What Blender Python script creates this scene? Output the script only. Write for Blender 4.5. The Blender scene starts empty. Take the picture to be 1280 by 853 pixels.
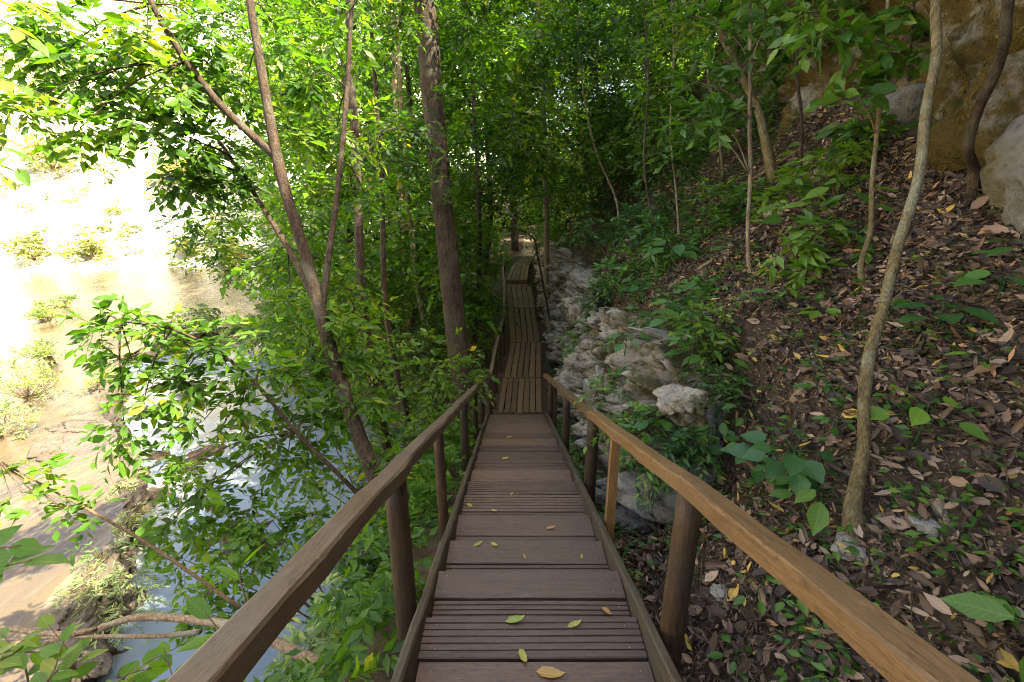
import bpy, math, random
import numpy as np
from mathutils import Vector, Matrix

random.seed(7)
RNG = np.random.default_rng(11)
SC = bpy.context.scene
COL = SC.collection
R = math.radians

# ------------------------------------------------------------------ camera
PITCH = R(18.5)
F = 600.0                      # focal length in pixels of the 1280 px wide photograph
cam_d = bpy.data.cameras.new('camera')
cam_d.lens = 36.0 * F / 1280.0
cam_d.sensor_width = 36.0
cam_d.clip_start = 0.05
cam_d.clip_end = 2000
cam = bpy.data.objects.new('camera', cam_d)
COL.objects.link(cam)
cam.location = (0, 0, 0)
cam.rotation_euler = (R(90) - PITCH, 0, 0)
SC.camera = cam

# ------------------------------------------------------------------ light
SUN_EL, SUN_AZ = R(57), R(100)           # azimuth from +Y towards +X: over the cliff on the right, a little behind
w = bpy.data.worlds.new('World')
SC.world = w
w.use_nodes = True
nt = w.node_tree
sky = nt.nodes.new('ShaderNodeTexSky')
sky.sky_type = 'NISHITA'
sky.sun_disc = False
sky.sun_elevation = SUN_EL
sky.sun_rotation = SUN_AZ
sky.air_density = 1.0
sky.dust_density = 6.5
sky.ozone_density = 0.15
nt.nodes['Background'].inputs[1].default_value = 0.13
nt.links.new(sky.outputs[0], nt.nodes['Background'].inputs[0])
sl = bpy.data.lights.new('sun', 'SUN')
sl.energy = 5.0
sl.angle = R(0.53)
sl.color = (1.0, 0.91, 0.74)
sun = bpy.data.objects.new('sun', sl)
COL.objects.link(sun)
sdir = Vector((math.sin(SUN_AZ) * math.cos(SUN_EL), math.cos(SUN_AZ) * math.cos(SUN_EL), math.sin(SUN_EL)))
sun.rotation_euler = sdir.to_track_quat('Z', 'Y').to_euler()
sun.location = sdir * 60

SC.view_settings.view_transform = 'Standard'
SC.view_settings.look = 'None'
SC.view_settings.gamma = 1.0
SC.view_settings.exposure = 2.8
SC.render.engine = 'CYCLES'
cy = SC.cycles
cy.filter_width = 1.05
cy.max_bounces = 7
cy.diffuse_bounces = 4
cy.glossy_bounces = 3
cy.transmission_bounces = 5
cy.transparent_max_bounces = 4
cy.caustics_reflective = False
cy.caustics_refractive = False
cy.sample_clamp_indirect = 6.0
cy.use_denoising = True
try:
    cy.denoiser = 'OPENIMAGEDENOISE'
    cy.denoising_prefilter = 'NONE'
except Exception:
    pass

# ------------------------------------------------------------------ numpy noise
def _hash(ix, iy, iz, seed=0):
    h = (ix.astype(np.int64) * 374761393 + iy.astype(np.int64) * 668265263 + iz.astype(np.int64) * 2147483647 + seed * 1274126177) & 0xFFFFFFFF
    h = ((h ^ (h >> 13)) * 1274126177) & 0xFFFFFFFF
    h = ((h ^ (h >> 16)) * 2246822519) & 0xFFFFFFFF
    return ((h ^ (h >> 15)) & 0xFFFFFF) / float(0x1000000)

def vnoise(p, seed=0):
    i = np.floor(p).astype(np.int64)
    f = p - i
    f = f * f * (3 - 2 * f)
    out = 0
    for dx in (0, 1):
        for dy in (0, 1):
            for dz in (0, 1):
                wgt = (f[:, 0] if dx else 1 - f[:, 0]) * (f[:, 1] if dy else 1 - f[:, 1]) * (f[:, 2] if dz else 1 - f[:, 2])
                out = out + wgt * _hash(i[:, 0] + dx, i[:, 1] + dy, i[:, 2] + dz, seed)
    return out * 2 - 1

def fbm(p, octv=4, seed=0, gain=0.5):
    a, s, out = 1.0, 1.0, 0
    for k in range(octv):
        out = out + a * vnoise(p * s, seed + k * 17)
        a *= gain
        s *= 2.03
    return out

def worley(p, seed=0):
    """distance to the nearest and second nearest feature point and the nearest cell's random value"""
    i = np.floor(p).astype(np.int64)
    d1 = np.full(len(p), 9.0); d2 = np.full(len(p), 9.0); cid = np.zeros(len(p))
    tilt = np.zeros((len(p), 3))
    for dx in (-1, 0, 1):
        for dy in (-1, 0, 1):
            for dz in (-1, 0, 1):
                c = i + np.array([dx, dy, dz])
                q = np.stack([_hash(c[:, 0], c[:, 1], c[:, 2], seed + k) for k in (1, 2, 3)], 1)
                dv = c + q - p
                d = np.sqrt((dv ** 2).sum(1))
                h = _hash(c[:, 0], c[:, 1], c[:, 2], seed + 9)
                m = d < d1
                d2 = np.where(m, d1, np.minimum(d2, d))
                cid = np.where(m, h, cid)
                tilt[m] = dv[m]
                d1 = np.where(m, d, d1)
    return d1, d2, cid, tilt

def sstep(a, b, x):
    t = np.clip((x - a) / (b - a), 0, 1)
    return t * t * (3 - 2 * t)

# ------------------------------------------------------------------ camera rays (photo pixel + depth -> point in the place)
CP, SP = math.cos(PITCH), math.sin(PITCH)
def ray(px, py):
    x, d = (px - 640) / F, (py - 426.5) / F
    return np.array([x, CP - d * SP, -SP - d * CP])
def P(px, py, z):
    return ray(px, py) * z

# ------------------------------------------------------------------ the lie of the land
STAIR0, STAIRS = -1.476, -0.3346           # nosing plane z = STAIR0 + STAIRS * y
DECK = -4.385
WATER_LO, WATER_HI = -5.60, -5.32
def path_x(y):
    return np.interp(y, [-5, 8.6, 10.4, 13.0, 16.9, 20.6, 22, 25.1, 28.2, 36, 45, 60], [.1, .12, .24, .41, .36, .30, .24, .47, .95, 1.2, 2.2, 5])
def path_z(y):
    return np.interp(y, [-12, -6, -1, 8.6, 20, 24, 27.5, 30, 36, 45, 80, 400], [1.0, .2, -1.50, -4.74, -4.78, -4.72, -4.5, -4.28, -4.1, -3.6, 0, 12])
def wall_h(y):
    return np.interp(y, [1.8, 3.0, 4.2, 8, 13, 20, 26, 32], [0, .75, 1.75, 2.25, 2.4, 2.2, 1.0, .2])
def cliff_u(y):
    return np.interp(y, [-6, 2, 4.2, 8, 13, 25, 40], [4.0, 3.9, 3.7, 4.6, 5.9, 9.0, 14])
def cliff_h(y):
    return np.interp(y, [-30, -8, 12, 17, 24, 32, 60], [9.5, 9.5, 9.0, 6.5, 4.0, 2.5, 2])
def bank_w(y):
    return np.interp(y, [-10, 5.0, 8, 10, 12, 16, 22, 30, 40], [.35, .4, .9, 1.9, 3.7, 7.3, 9.5, 13, 18])

def ground(x, y, rough=True):
    x = np.asarray(x, float); y = np.asarray(y, float)
    zs = path_z(y); u = x - path_x(y)
    # right: rock step, leafy slope, cliff, plateau
    s = np.interp(y, [0, 3.5, 7, 13, 20, 30], [.78, .86, 1.06, 1.24, 1.18, .75])
    wh = wall_h(y)
    uc = cliff_u(y)
    u0 = np.interp(y, [2.4, 4.4, 26, 32], [.72, 1.55, 1.55, .8])
    right = wh * sstep(1.50, 1.95, u) + s * np.clip(u - u0, 0, None) - s * np.clip(u - uc, 0, None) * .6
    right = right + cliff_h(y) * sstep(uc + .1, uc + 2.0, u)
    # left: bank and drop into the river
    b = -.6 - bank_w(y)
    bank = -.12 * np.clip(-.6 - u, 0, bank_w(y)) - 1.75 * np.clip(b - u, 0, 40)
    left = np.maximum(zs + bank, -6.3 + 0 * x)
    z = np.where(u > 0, zs + right, left)
    # far hillside beyond the river
    shore = 30 + .12 * (x + 20)
    hill = -5.75 + np.clip(y - shore, 0, 400) * .52 * sstep(0, 14, y - shore) + sstep(-2, 3, y - shore) * .75
    hill2 = -5.75 + np.clip(-34 - x, 0, 400) * .45
    far = np.maximum(hill, hill2)
    z = np.where(u < b, np.maximum(z, np.where(u < b - 1.5, far, -9)), z)
    if rough:
        p = np.stack([x, y, 0 * x], -1).reshape(-1, 3)
        n = (fbm(p * .9, 4, 3) * .13 + fbm(p * 3.3, 3, 8) * .045).reshape(x.shape)
        edge = sstep(.5, 1.3, np.abs(u))
        z = z + n * (edge * np.where(u > 0, 1.0, 1.2) + .15)
    return z

def ground1(x, y):
    return float(ground(np.array([x]), np.array([y]))[0])

def gnormal(x, y, e=.06):
    gx = (ground(x + e, y) - ground(x - e, y)) / (2 * e)
    gy = (ground(x, y + e) - ground(x, y - e)) / (2 * e)
    n = np.stack([-gx, -gy, np.ones_like(gx)], -1)
    return n / np.linalg.norm(n, axis=-1, keepdims=True)

ROCK = None
def G(px, py):
    """where the ray through a photo pixel meets the ground"""
    r = ray(px, py)
    z = np.arange(.5, 60, .02)
    pts = r[None] * z[:, None]
    below = pts[:, 2] < ground(pts[:, 0], pts[:, 1])
    k = int(np.argmax(below)) if below.any() else len(z) - 1
    if ROCK is not None:
        h = ROCK.ray_cast(Vector((0, 0, 0)), Vector(r).normalized())
        if h[0] is not None and h[3] < np.linalg.norm(pts[k]): return np.array(h[0])
    return pts[k]

# ------------------------------------------------------------------ mesh helpers
def mesh_np(name, V, faces, tint=None, smooth=False, blade=None):
    """faces: list of int arrays (n,3) or (n,4)"""
    me = bpy.data.meshes.new(name)
    V = np.asarray(V, np.float32)
    faces = [np.asarray(f, np.int32) for f in faces if len(f)]
    me.vertices.add(len(V))
    me.vertices.foreach_set('co', V.ravel())
    loops = np.concatenate([f.ravel() for f in faces])
    sizes = np.concatenate([np.full(len(f), f.shape[1], np.int32) for f in faces])
    starts = np.concatenate([[0], np.cumsum(sizes)[:-1]]).astype(np.int32)
    me.loops.add(len(loops))
    me.loops.foreach_set('vertex_index', loops)
    me.polygons.add(len(sizes))
    me.polygons.foreach_set('loop_start', starts)
    me.polygons.foreach_set('loop_total', sizes)
    if smooth:
        me.polygons.foreach_set('use_smooth', np.ones(len(sizes), bool))
    if tint is not None:
        a = me.attributes.new('tint', 'FLOAT', 'POINT')
        a.data.foreach_set('value', np.asarray(tint, np.float32))
    if blade is not None:
        a = me.attributes.new('blade', 'FLOAT_VECTOR', 'POINT')
        a.data.foreach_set('vector', np.asarray(blade, np.float32).ravel())
    me.update()
    me.validate()
    return me

def link(o, parent=None):
    COL.objects.link(o)
    if parent is not None:
        o.parent = parent
    return o

def tag(o, label=None, cat=None, group=None, kind=None):
    if label: o['label'] = label
    if cat: o['category'] = cat
    if group: o['group'] = group
    if kind: o['kind'] = kind
    return o

def empty(name, loc, label, cat, group=None):
    o = bpy.data.objects.new(name, None)
    o.empty_display_size = .1
    o.location = loc
    link(o)
    return tag(o, label, cat, group)

class MB:
    """collects arrays of geometry in world space"""
    def __init__(s): s.V = []; s.F3 = []; s.F4 = []; s.T = []; s.B = []; s.n = 0
    def add(s, V, F, tint=None):
        V = np.asarray(V, float); F = np.asarray(F, int)
        if not len(V): return
        (s.F4 if F.shape[1] == 4 else s.F3).append(F + s.n)
        s.V.append(V); s.n += len(V)
        s.T.append(np.zeros(len(V)) if tint is None else np.broadcast_to(tint, (len(V),)))
    def addm(s, V, Fs, tint=None):
        V = np.asarray(V, float)
        for F in Fs:
            F = np.asarray(F, int)
            if len(F): (s.F4 if F.shape[1] == 4 else s.F3).append(F + s.n)
        s.V.append(V); s.n += len(V)
        s.T.append(np.zeros(len(V)) if tint is None else np.broadcast_to(tint, (len(V),)))
    def mesh(s, name, origin=(0, 0, 0), smooth=False):
        V = np.concatenate(s.V) - np.asarray(origin)
        fs = ([np.concatenate(s.F3)] if s.F3 else []) + ([np.concatenate(s.F4)] if s.F4 else [])
        return mesh_np(name, V, fs, np.concatenate(s.T), smooth, np.concatenate(s.B) if s.B else None)
    def build(s, name, mat, parent=None, origin=None, smooth=False):
        og = np.array(parent.location) if parent is not None else np.array(origin if origin is not None else (0, 0, 0))
        me = s.mesh(name, og, smooth)
        me.materials.append(mat)
        o = bpy.data.objects.new(name, me)
        if parent is None: o.location = og
        return link(o, parent)

def frames(pts):
    pts = np.asarray(pts, float)
    t = np.gradient(pts, axis=0)
    t /= np.linalg.norm(t, axis=1, keepdims=True) + 1e-9
    a = np.array([0, 0, 1.0]) if abs(t[0][2]) < .9 else np.array([1.0, 0, 0])
    u = np.cross(t[0], a); u /= np.linalg.norm(u)
    U, W = [], []
    for k in range(len(pts)):
        u = u - t[k] * np.dot(u, t[k]); u /= np.linalg.norm(u) + 1e-9
        U.append(u); W.append(np.cross(t[k], u))
    return np.array(U), np.array(W)

def smooth_path(pts, rad, n):
    """Catmull-Rom resample"""
    pts = np.asarray(pts, float); rad = np.asarray(rad, float)
    k = np.arange(len(pts)); tt = np.linspace(0, len(pts) - 1, n)
    pp = np.vstack([2 * pts[0] - pts[1], pts, 2 * pts[-1] - pts[-2]])
    out = []
    for t in tt:
        i = min(int(t), len(pts) - 2); f = t - i
        a, b, c, d = pp[i], pp[i + 1], pp[i + 2], pp[i + 3]
        out.append(.5 * ((2 * b) + (-a + c) * f + (2 * a - 5 * b + 4 * c - d) * f * f + (-a + 3 * b - 3 * c + d) * f ** 3))
    return np.array(out), np.interp(tt, k, rad)

def tube(mb, pts, rad, sides=8, n=None, rough=.0, seed=0, tint=0.):
    if n: pts, rad = smooth_path(pts, rad, n)
    pts = np.asarray(pts, float); rad = np.broadcast_to(np.asarray(rad, float), (len(pts),))
    U, W = frames(pts)
    a = np.linspace(0, 2 * math.pi, sides, endpoint=False)
    rr = rad[:, None] * np.ones(sides)
    base = pts[:, None, :] + (np.cos(a)[None, :, None] * U[:, None, :] + np.sin(a)[None, :, None] * W[:, None, :]) * rr[..., None]
    if rough:
        nz = fbm(base.reshape(-1, 3) * np.array([14, 14, 5.0]), 3, seed).reshape(rr.shape)
        base = pts[:, None, :] + (base - pts[:, None, :]) * (1 + rough * nz)[..., None]
    V = base.reshape(-1, 3)
    m = len(pts)
    i = np.arange(m - 1)[:, None] * sides; j = np.arange(sides)[None]; j2 = (j + 1) % sides
    Fq = np.stack([i + j, i + j2, i + sides + j2, i + sides + j], -1).reshape(-1, 4)
    V = np.vstack([V, pts[0], pts[-1]])
    c0, c1 = m * sides, m * sides + 1
    j = np.arange(sides); j2 = (j + 1) % sides
    Ft = np.vstack([np.stack([j2, j, np.full(sides, c0)], 1), np.stack([(m - 1) * sides + j, (m - 1) * sides + j2, np.full(sides, c1)], 1)])
    mb.addm(V, [Fq, Ft], tint)

def twigs(mb, S, M, E, r0, r1):
    """many thin three-sided twigs at once, one bend each"""
    S, M, E = map(np.asarray, (S, M, E)); n = len(S)
    if not n: return
    d = E - S; d /= np.linalg.norm(d, axis=1, keepdims=True) + 1e-9
    a = np.where(np.abs(d[:, 2:3]) < .9, np.array([[0, 0, 1.]]), np.array([[1., 0, 0]]))
    u = np.cross(d, a); u /= np.linalg.norm(u, axis=1, keepdims=True) + 1e-9
    v = np.cross(d, u)
    rings = []
    for C, r in ((S, r0), (M, (r0 + r1) / 2), (E, r1)):
        for k in range(3):
            an = k * 2 * math.pi / 3
            rings.append(C + (u * math.cos(an) + v * math.sin(an)) * r)
    V = np.stack(rings, 1).reshape(-1, 3)
    b = np.arange(n)[:, None] * 9
    F = []
    for q in (0, 3):
        for k in range(3):
            F.append(np.stack([b[:, 0] + q + k, b[:, 0] + q + (k + 1) % 3, b[:, 0] + q + 3 + (k + 1) % 3, b[:, 0] + q + 3 + k], 1))
    mb.add(V, np.concatenate(F))

# leaf shapes: x along the blade, y across, z out of the blade
LEAF_HI = (np.array([[0, 0, 0], [.22, .19, .035], [.55, .235, .03], [.83, .10, -.03], [1, 0, -.09], [.83, -.10, -.03], [.55, -.235, .03], [.22, -.19, .035], [.3, 0, -.02], [.62, 0, -.035]]),
           [np.array([[0, 8, 1], [3, 9, 4], [4, 9, 5], [0, 7, 8]]), np.array([[1, 8, 9, 2], [7, 6, 9, 8]]), np.array([[2, 9, 3], [5, 9, 6]])])
LEAF_MID = (np.array([[0, 0, 0], [.42, .22, .035], [1, 0, -.06], [.42, -.22, .035], [.45, 0, -.02]]),
            [np.array([[0, 4, 1], [1, 4, 2], [2, 4, 3], [3, 4, 0]])])
LEAF_LO = (np.array([[0, 0, 0], [.42, .23, .03], [1, 0, -.04], [.42, -.23, .03]]), [np.array([[0, 2, 1], [0, 3, 2]])])
LEAF_BROAD = (np.array([[0, 0, 0], [.10, .24, .02], [.32, .37, .04], [.62, .29, .01], [.85, .12, -.05], [1.02, 0, -.10], [.85, -.12, -.05], [.62, -.29, .01], [.32, -.37, .04], [.10, -.24, .02], [.3, 0, -.03], [.65, 0, -.045]]),
              [np.array([[0, 10, 1], [5, 4, 11], [5, 11, 6], [0, 9, 10]]), np.array([[1, 10, 2, 2], ])[:, :3], np.array([[2, 10, 11, 3], [10, 8, 7, 11]]), np.array([[3, 11, 4], [11, 7, 6], [10, 9, 8]])])
LEAF_DEAD = (np.array([[0, 0, .02], [.2, .16, .09], [.55, .20, .07], [.85, .08, .10], [1, 0, .17], [.85, -.08, .07], [.55, -.20, .10], [.2, -.16, .05], [.3, 0, .0], [.65, 0, .01]]), LEAF_HI[1])
LEAF_CURL = (np.array([[0, 0, .03], [.2, .12, .16], [.5, .13, .20], [.78, .06, .22], [.92, 0, .32], [.80, -.09, .18], [.55, -.16, .12], [.2, -.14, .07], [.3, 0, .0], [.62, 0, .03]]), LEAF_HI[1])
LEAF_DEAD_LO = (np.array([[0, 0, .03], [.45, .20, .09], [1, 0, .09], [.45, -.20, .05], [.5, 0, .0]]), LEAF_MID[1])

def unit(v):
    return v / (np.linalg.norm(v, axis=-1, keepdims=True) + 1e-9)

def leaves(mb, pos, d, n, size, tint, lod=LEAF_MID, width=1.0):
    pos, d, n = np.asarray(pos, float), unit(np.asarray(d, float)), np.asarray(n, float)
    k = len(pos)
    if not k: return
    s = unit(np.cross(n, d)); n = np.cross(d, s)
    T, Fs = lod
    sz = np.broadcast_to(size, (k,))[:, None, None]
    wd = np.broadcast_to(width, (k,))[:, None, None]
    V = pos[:, None] + sz * (T[None, :, 0:1] * d[:, None] + wd * T[None, :, 1:2] * s[:, None] + T[None, :, 2:3] * n[:, None])
    m = len(T)
    off = (np.arange(k) * m)
    Fo = [(F[None] + off[:, None, None]).reshape(-1, F.shape[1]) for F in Fs]
    mb.addm(V.reshape(-1, 3), Fo, np.repeat(np.broadcast_to(tint, (k,)), m))
    mb.B.append(np.tile(T, (k, 1)))

# ------------------------------------------------------------------ materials
def new_mat(name):
    m = bpy.data.materials.new(name)
    m.use_nodes = True
    nt = m.node_tree
    for nd in list(nt.nodes): nt.nodes.remove(nd)
    out = nt.nodes.new('ShaderNodeOutputMaterial')
    return m, nt, out

def N(nt, kind, **kw):
    nd = nt.nodes.new(kind)
    for k, v in kw.items():
        if k.startswith('i_'):
            key = k[2:]
            nd.inputs[int(key) if key.isdigit() else key].default_value = v
        else: setattr(nd, k, v)
    return nd

def ramp(nt, stops, src):
    r = nt.nodes.new('ShaderNodeValToRGB')
    e = r.color_ramp.elements
    while len(e) < len(stops): e.new(.5)
    for el, (p, c) in zip(e, stops):
        el.position = p; el.color = (*c, 1)
    nt.links.new(src, r.inputs[0])
    return r.outputs[0]

def coords(nt, scale=(1, 1, 1), random_off=False):
    tc = nt.nodes.new('ShaderNodeTexCoord')
    mp = nt.nodes.new('ShaderNodeMapping')
    mp.inputs['Scale'].default_value = scale
    nt.links.new(tc.outputs['Object'], mp.inputs[0])
    if random_off:
        oi = nt.nodes.new('ShaderNodeObjectInfo')
        mul = N(nt, 'ShaderNodeVectorMath', operation='SCALE')
        mul.inputs[0].default_value = (37.0, 53.0, 71.0)
        nt.links.new(oi.outputs['Random'], mul.inputs['Scale'])
        nt.links.new(mul.outputs[0], mp.inputs['Location'])
    return mp.outputs[0]

def noise(nt, vec, scale, detail=5, rough=.55, dist=0.):
    n = N(nt, 'ShaderNodeTexNoise')
    n.inputs['Scale'].default_value = scale; n.inputs['Detail'].default_value = detail
    n.inputs['Roughness'].default_value = rough; n.inputs['Distortion'].default_value = dist
    nt.links.new(vec, n.inputs['Vector'])
    return n.outputs['Fac']

def mix(nt, fac, a, b, mode='MIX'):
    m = N(nt, 'ShaderNodeMixRGB', blend_type=mode)
    for k, v in ((0, fac), (1, a), (2, b)):
        if hasattr(v, 'links') or hasattr(v, 'is_linked'): nt.links.new(v, m.inputs[k])
        elif k == 0: m.inputs[0].default_value = v
        else: m.inputs[k].default_value = (*v, 1)
    return m.outputs[0]

def bump(nt, h, strength, dist):
    b = N(nt, 'ShaderNodeBump')
    b.inputs['Strength'].default_value = strength; b.inputs['Distance'].default_value = dist
    nt.links.new(h, b.inputs['Height'])
    return b.outputs[0]

def principled(nt, out, col, rough=.6, spec=.5, normal=None):
    p = N(nt, 'ShaderNodeBsdfPrincipled')
    if hasattr(col, 'is_linked'): nt.links.new(col, p.inputs['Base Color'])
    else: p.inputs['Base Color'].default_value = (*col, 1)
    if hasattr(rough, 'is_linked'): nt.links.new(rough, p.inputs['Roughness'])
    else: p.inputs['Roughness'].default_value = rough
    p.inputs['Specular IOR Level'].default_value = spec
    if normal is not None: nt.links.new(normal, p.inputs['Normal'])
    if out is not None: nt.links.new(p.outputs[0], out.inputs[0])
    return p

def wood(name, dark, light, stain, rough=.55, spec=.4, grain=1.0):
    """long axis of the timber is local X"""
    m, nt, out = new_mat(name)
    v = coords(nt, (2.6, 26, 26), True)
    g = noise(nt, v, 2.2 * grain, 6, .65, .6)
    v2 = coords(nt, (1, 2.2, 2.2), True)
    b = noise(nt, v2, 3.0, 5, .6)
    v3 = coords(nt, (9, 70, 70), True)
    fine = noise(nt, v3, 3.0, 4, .65)
    spots = noise(nt, coords(nt, (16, 22, 22), True), 1.6, 5, .7)
    oi = N(nt, 'ShaderNodeObjectInfo')
    c = ramp(nt, [(.3, dark), (.7, light)], g)
    c = mix(nt, ramp(nt, [(.42, (0, 0, 0)), (.72, (1, 1, 1))], b), c, stain)
    tone = ramp(nt, [(0, (.72, .72, .74)), (1, (1.22, 1.18, 1.15))], oi.outputs['Random'])
    c = mix(nt, 1.0, c, tone, 'MULTIPLY')
    c = mix(nt, ramp(nt, [(.35, (.55, .55, .55)), (.5, (0, 0, 0))], fine), c, tuple(x * .45 for x in dark))
    c = mix(nt, ramp(nt, [(.60, (0, 0, 0)), (.70, (.75, .75, .75))], spots), c, tuple(x * .55 for x in dark))
    c = mix(nt, ramp(nt, [(.27, (.5, .5, .5)), (.36, (0, 0, 0))], spots), c, tuple(min(1, x * 1.5 + .01) for x in light))
    ro = ramp(nt, [(.2, (rough - .14,) * 3), (.8, (rough + .16,) * 3)], b)
    principled(nt, out, c, ro, spec, bump(nt, mix(nt, .5, g, fine), .55, .005))
    return m

M = {}
M['tread'] = wood('tread_timber', (.058, .034, .022), (.122, .076, .050), (.098, .064, .044), .48, .42)
M['deck'] = wood('deck_timber', (.058, .036, .018), (.135, .085, .044), (.095, .065, .036), .66, .25)
M['stringer'] = wood('stringer_timber', (.035, .026, .016), (.085, .062, .038), (.055, .050, .034), .65, .3)
M['rail_old'] = wood('weathered_rail_timber', (.068, .043, .023), (.155, .103, .058), (.115, .086, .058), .52, .4)
M['rail_new'] = wood('golden_rail_timber', (.090, .050, .020), (.205, .120, .050), (.135, .082, .038), .42, .45)
M['post'] = wood('dark_post_timber', (.020, .012, .006), (.075, .042, .017), (.030, .022, .013), .65, .3)
M['post_new'] = wood('brown_post_timber', (.13, .065, .018), (.26, .14, .045), (.12, .075, .035), .5, .4)

def leaf_mat(name, stops, trans=.38, rough=.40, spec=.42, tgain=(2.3, 2.3, .6), vein_tone=(2.0, 1.7, 1.9)):
    m, nt, out = new_mat(name)
    at = N(nt, 'ShaderNodeAttribute', attribute_name='tint')
    c = ramp(nt, stops, at.outputs['Fac'])
    v = coords(nt)
    n = noise(nt, v, 38, 2)
    bl = N(nt, 'ShaderNodeAttribute', attribute_name='blade')
    sx = N(nt, 'ShaderNodeSeparateXYZ'); nt.links.new(bl.outputs['Vector'], sx.inputs[0])
    def mth(op, a, b=None):
        q = N(nt, 'ShaderNodeMath', operation=op)
        for k_, v_ in ((0, a), (1, b)):
            if v_ is None: continue
            if hasattr(v_, 'is_linked'): nt.links.new(v_, q.inputs[k_])
            else: q.inputs[k_].default_value = v_
        return q.outputs[0]
    ay = mth('ABSOLUTE', sx.outputs[1])
    rib = mth('LESS_THAN', ay, .012)
    side = mth('SINE', mth('MULTIPLY', mth('SUBTRACT', sx.outputs[0], mth('MULTIPLY', ay, .9)), 52.0))
    vein = mth('MAXIMUM', rib, mth('MULTIPLY', mth('GREATER_THAN', side, .80), .55))
    c = mix(nt, mth('MULTIPLY', vein, .45), c, mix(nt, 1.0, c, vein_tone, 'MULTIPLY'))
    c = mix(nt, .35, c, ramp(nt, [(.3, (.6, .62, .6)), (.7, (1.35, 1.3, 1.1))], n), 'MULTIPLY')
    p = principled(nt, None, c, rough, spec, bump(nt, mth('MULTIPLY', vein, -1.0), .35, .004))
    t = N(nt, 'ShaderNodeBsdfTranslucent')
    nt.links.new(mix(nt, 1.0, c, tgain, 'MULTIPLY'), t.inputs[0])
    ms = N(nt, 'ShaderNodeMixShader')
    ms.inputs[0].default_value = trans
    nt.links.new(p.outputs[0], ms.inputs[1]); nt.links.new(t.outputs[0], ms.inputs[2])
    nt.links.new(ms.outputs[0], out.inputs[0])
    return m

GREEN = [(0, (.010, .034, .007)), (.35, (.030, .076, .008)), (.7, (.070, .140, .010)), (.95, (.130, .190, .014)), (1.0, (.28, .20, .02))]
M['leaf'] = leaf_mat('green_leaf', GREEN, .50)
M['leaf_sun'] = leaf_mat('sunlit_green_leaf', [(0, (.018, .055, .006)), (.4, (.045, .110, .009)), (.8, (.075, .155, .012)), (1, (.17, .20, .02))], .48, .46, .32)  # lit copy of the leaf: sunshine put into a lighter ramp
M['leaf_slope'] = leaf_mat('undergrowth_leaf', [(0, (.020, .060, .012)), (.5, (.052, .125, .016)), (1, (.12, .20, .02))], .35, .45)
M['leaf_broad'] = leaf_mat('broad_leaf', [(0, (.022, .068, .020)), (.5, (.050, .128, .028)), (1, (.13, .23, .025))], .32, .42)
M['dry_shrub'] = leaf_mat('dry_shrub_leaf', [(0, (.10, .13, .04)), (.5, (.20, .22, .07)), (1, (.35, .30, .12))], .3, .6)
M['fern'] = leaf_mat('bank_fern_leaf', [(0, (.05, .10, .035)), (.5, (.12, .19, .065)), (1, (.26, .30, .10))], .35, .5)
M['dead'] = leaf_mat('dead_leaf', [(0, (.018, .012, .008)), (.3, (.060, .038, .025)), (.55, (.145, .088, .050)), (.78, (.28, .205, .14)), (.93, (.33, .17, .06)), (1, (.42, .29, .07))], .12, .55, .35, (1.2, 1.0, .8))
M['fallen'] = leaf_mat('fallen_yellow_leaf', [(0, (.18, .23, .04)), (.4, (.28, .26, .06)), (.7, (.34, .23, .06)), (1, (.22, .10, .03))], .2, .5)

def bark(name, dark, light, moss, scale=1.0):
    m, nt, out = new_mat(name)
    v = coords(nt, (9 * scale, 9 * scale, 2.0 * scale))
    g = noise(nt, v, 2.4, 7, .7, .8)
    b = noise(nt, coords(nt), 2.3 * scale, 4)
    c = ramp(nt, [(.34, dark), (.66, light)], g)
    c = mix(nt, ramp(nt, [(.50, (0, 0, 0)), (.68, (.8, .8, .8))], b), c, moss)
    e = noise(nt, coords(nt, (22 * scale, 22 * scale, 9 * scale)), 2.0, 6, .7)
    c = mix(nt, .7, c, ramp(nt, [(.32, (.35, .35, .35)), (.5, (1, 1, 1)), (.72, (1.5, 1.5, 1.5))], e), 'MULTIPLY')
    principled(nt, out, c, .8, .25, bump(nt, mix(nt, .4, g, e), 1.0, .04))
    return m
M['bark_dark'] = bark('brown_bark', (.010, .007, .004), (.072, .046, .025), (.062, .055, .033))
M['bark_red'] = bark('reddish_bark', (.014, .009, .005), (.092, .058, .031), (.10, .085, .052), 1.6)
M['bark_pale'] = bark('pale_bark', (.13, .085, .045), (.34, .25, .15), (.27, .25, .18), 2.0)
M['bark_moss'] = bark('lichen_bark', (.075, .055, .022), (.23, .175, .075), (.26, .25, .16), 2.2)
M['twig'] = bark('twig_bark', (.09, .06, .03), (.22, .15, .08), (.14, .12, .06), 3)

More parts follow.
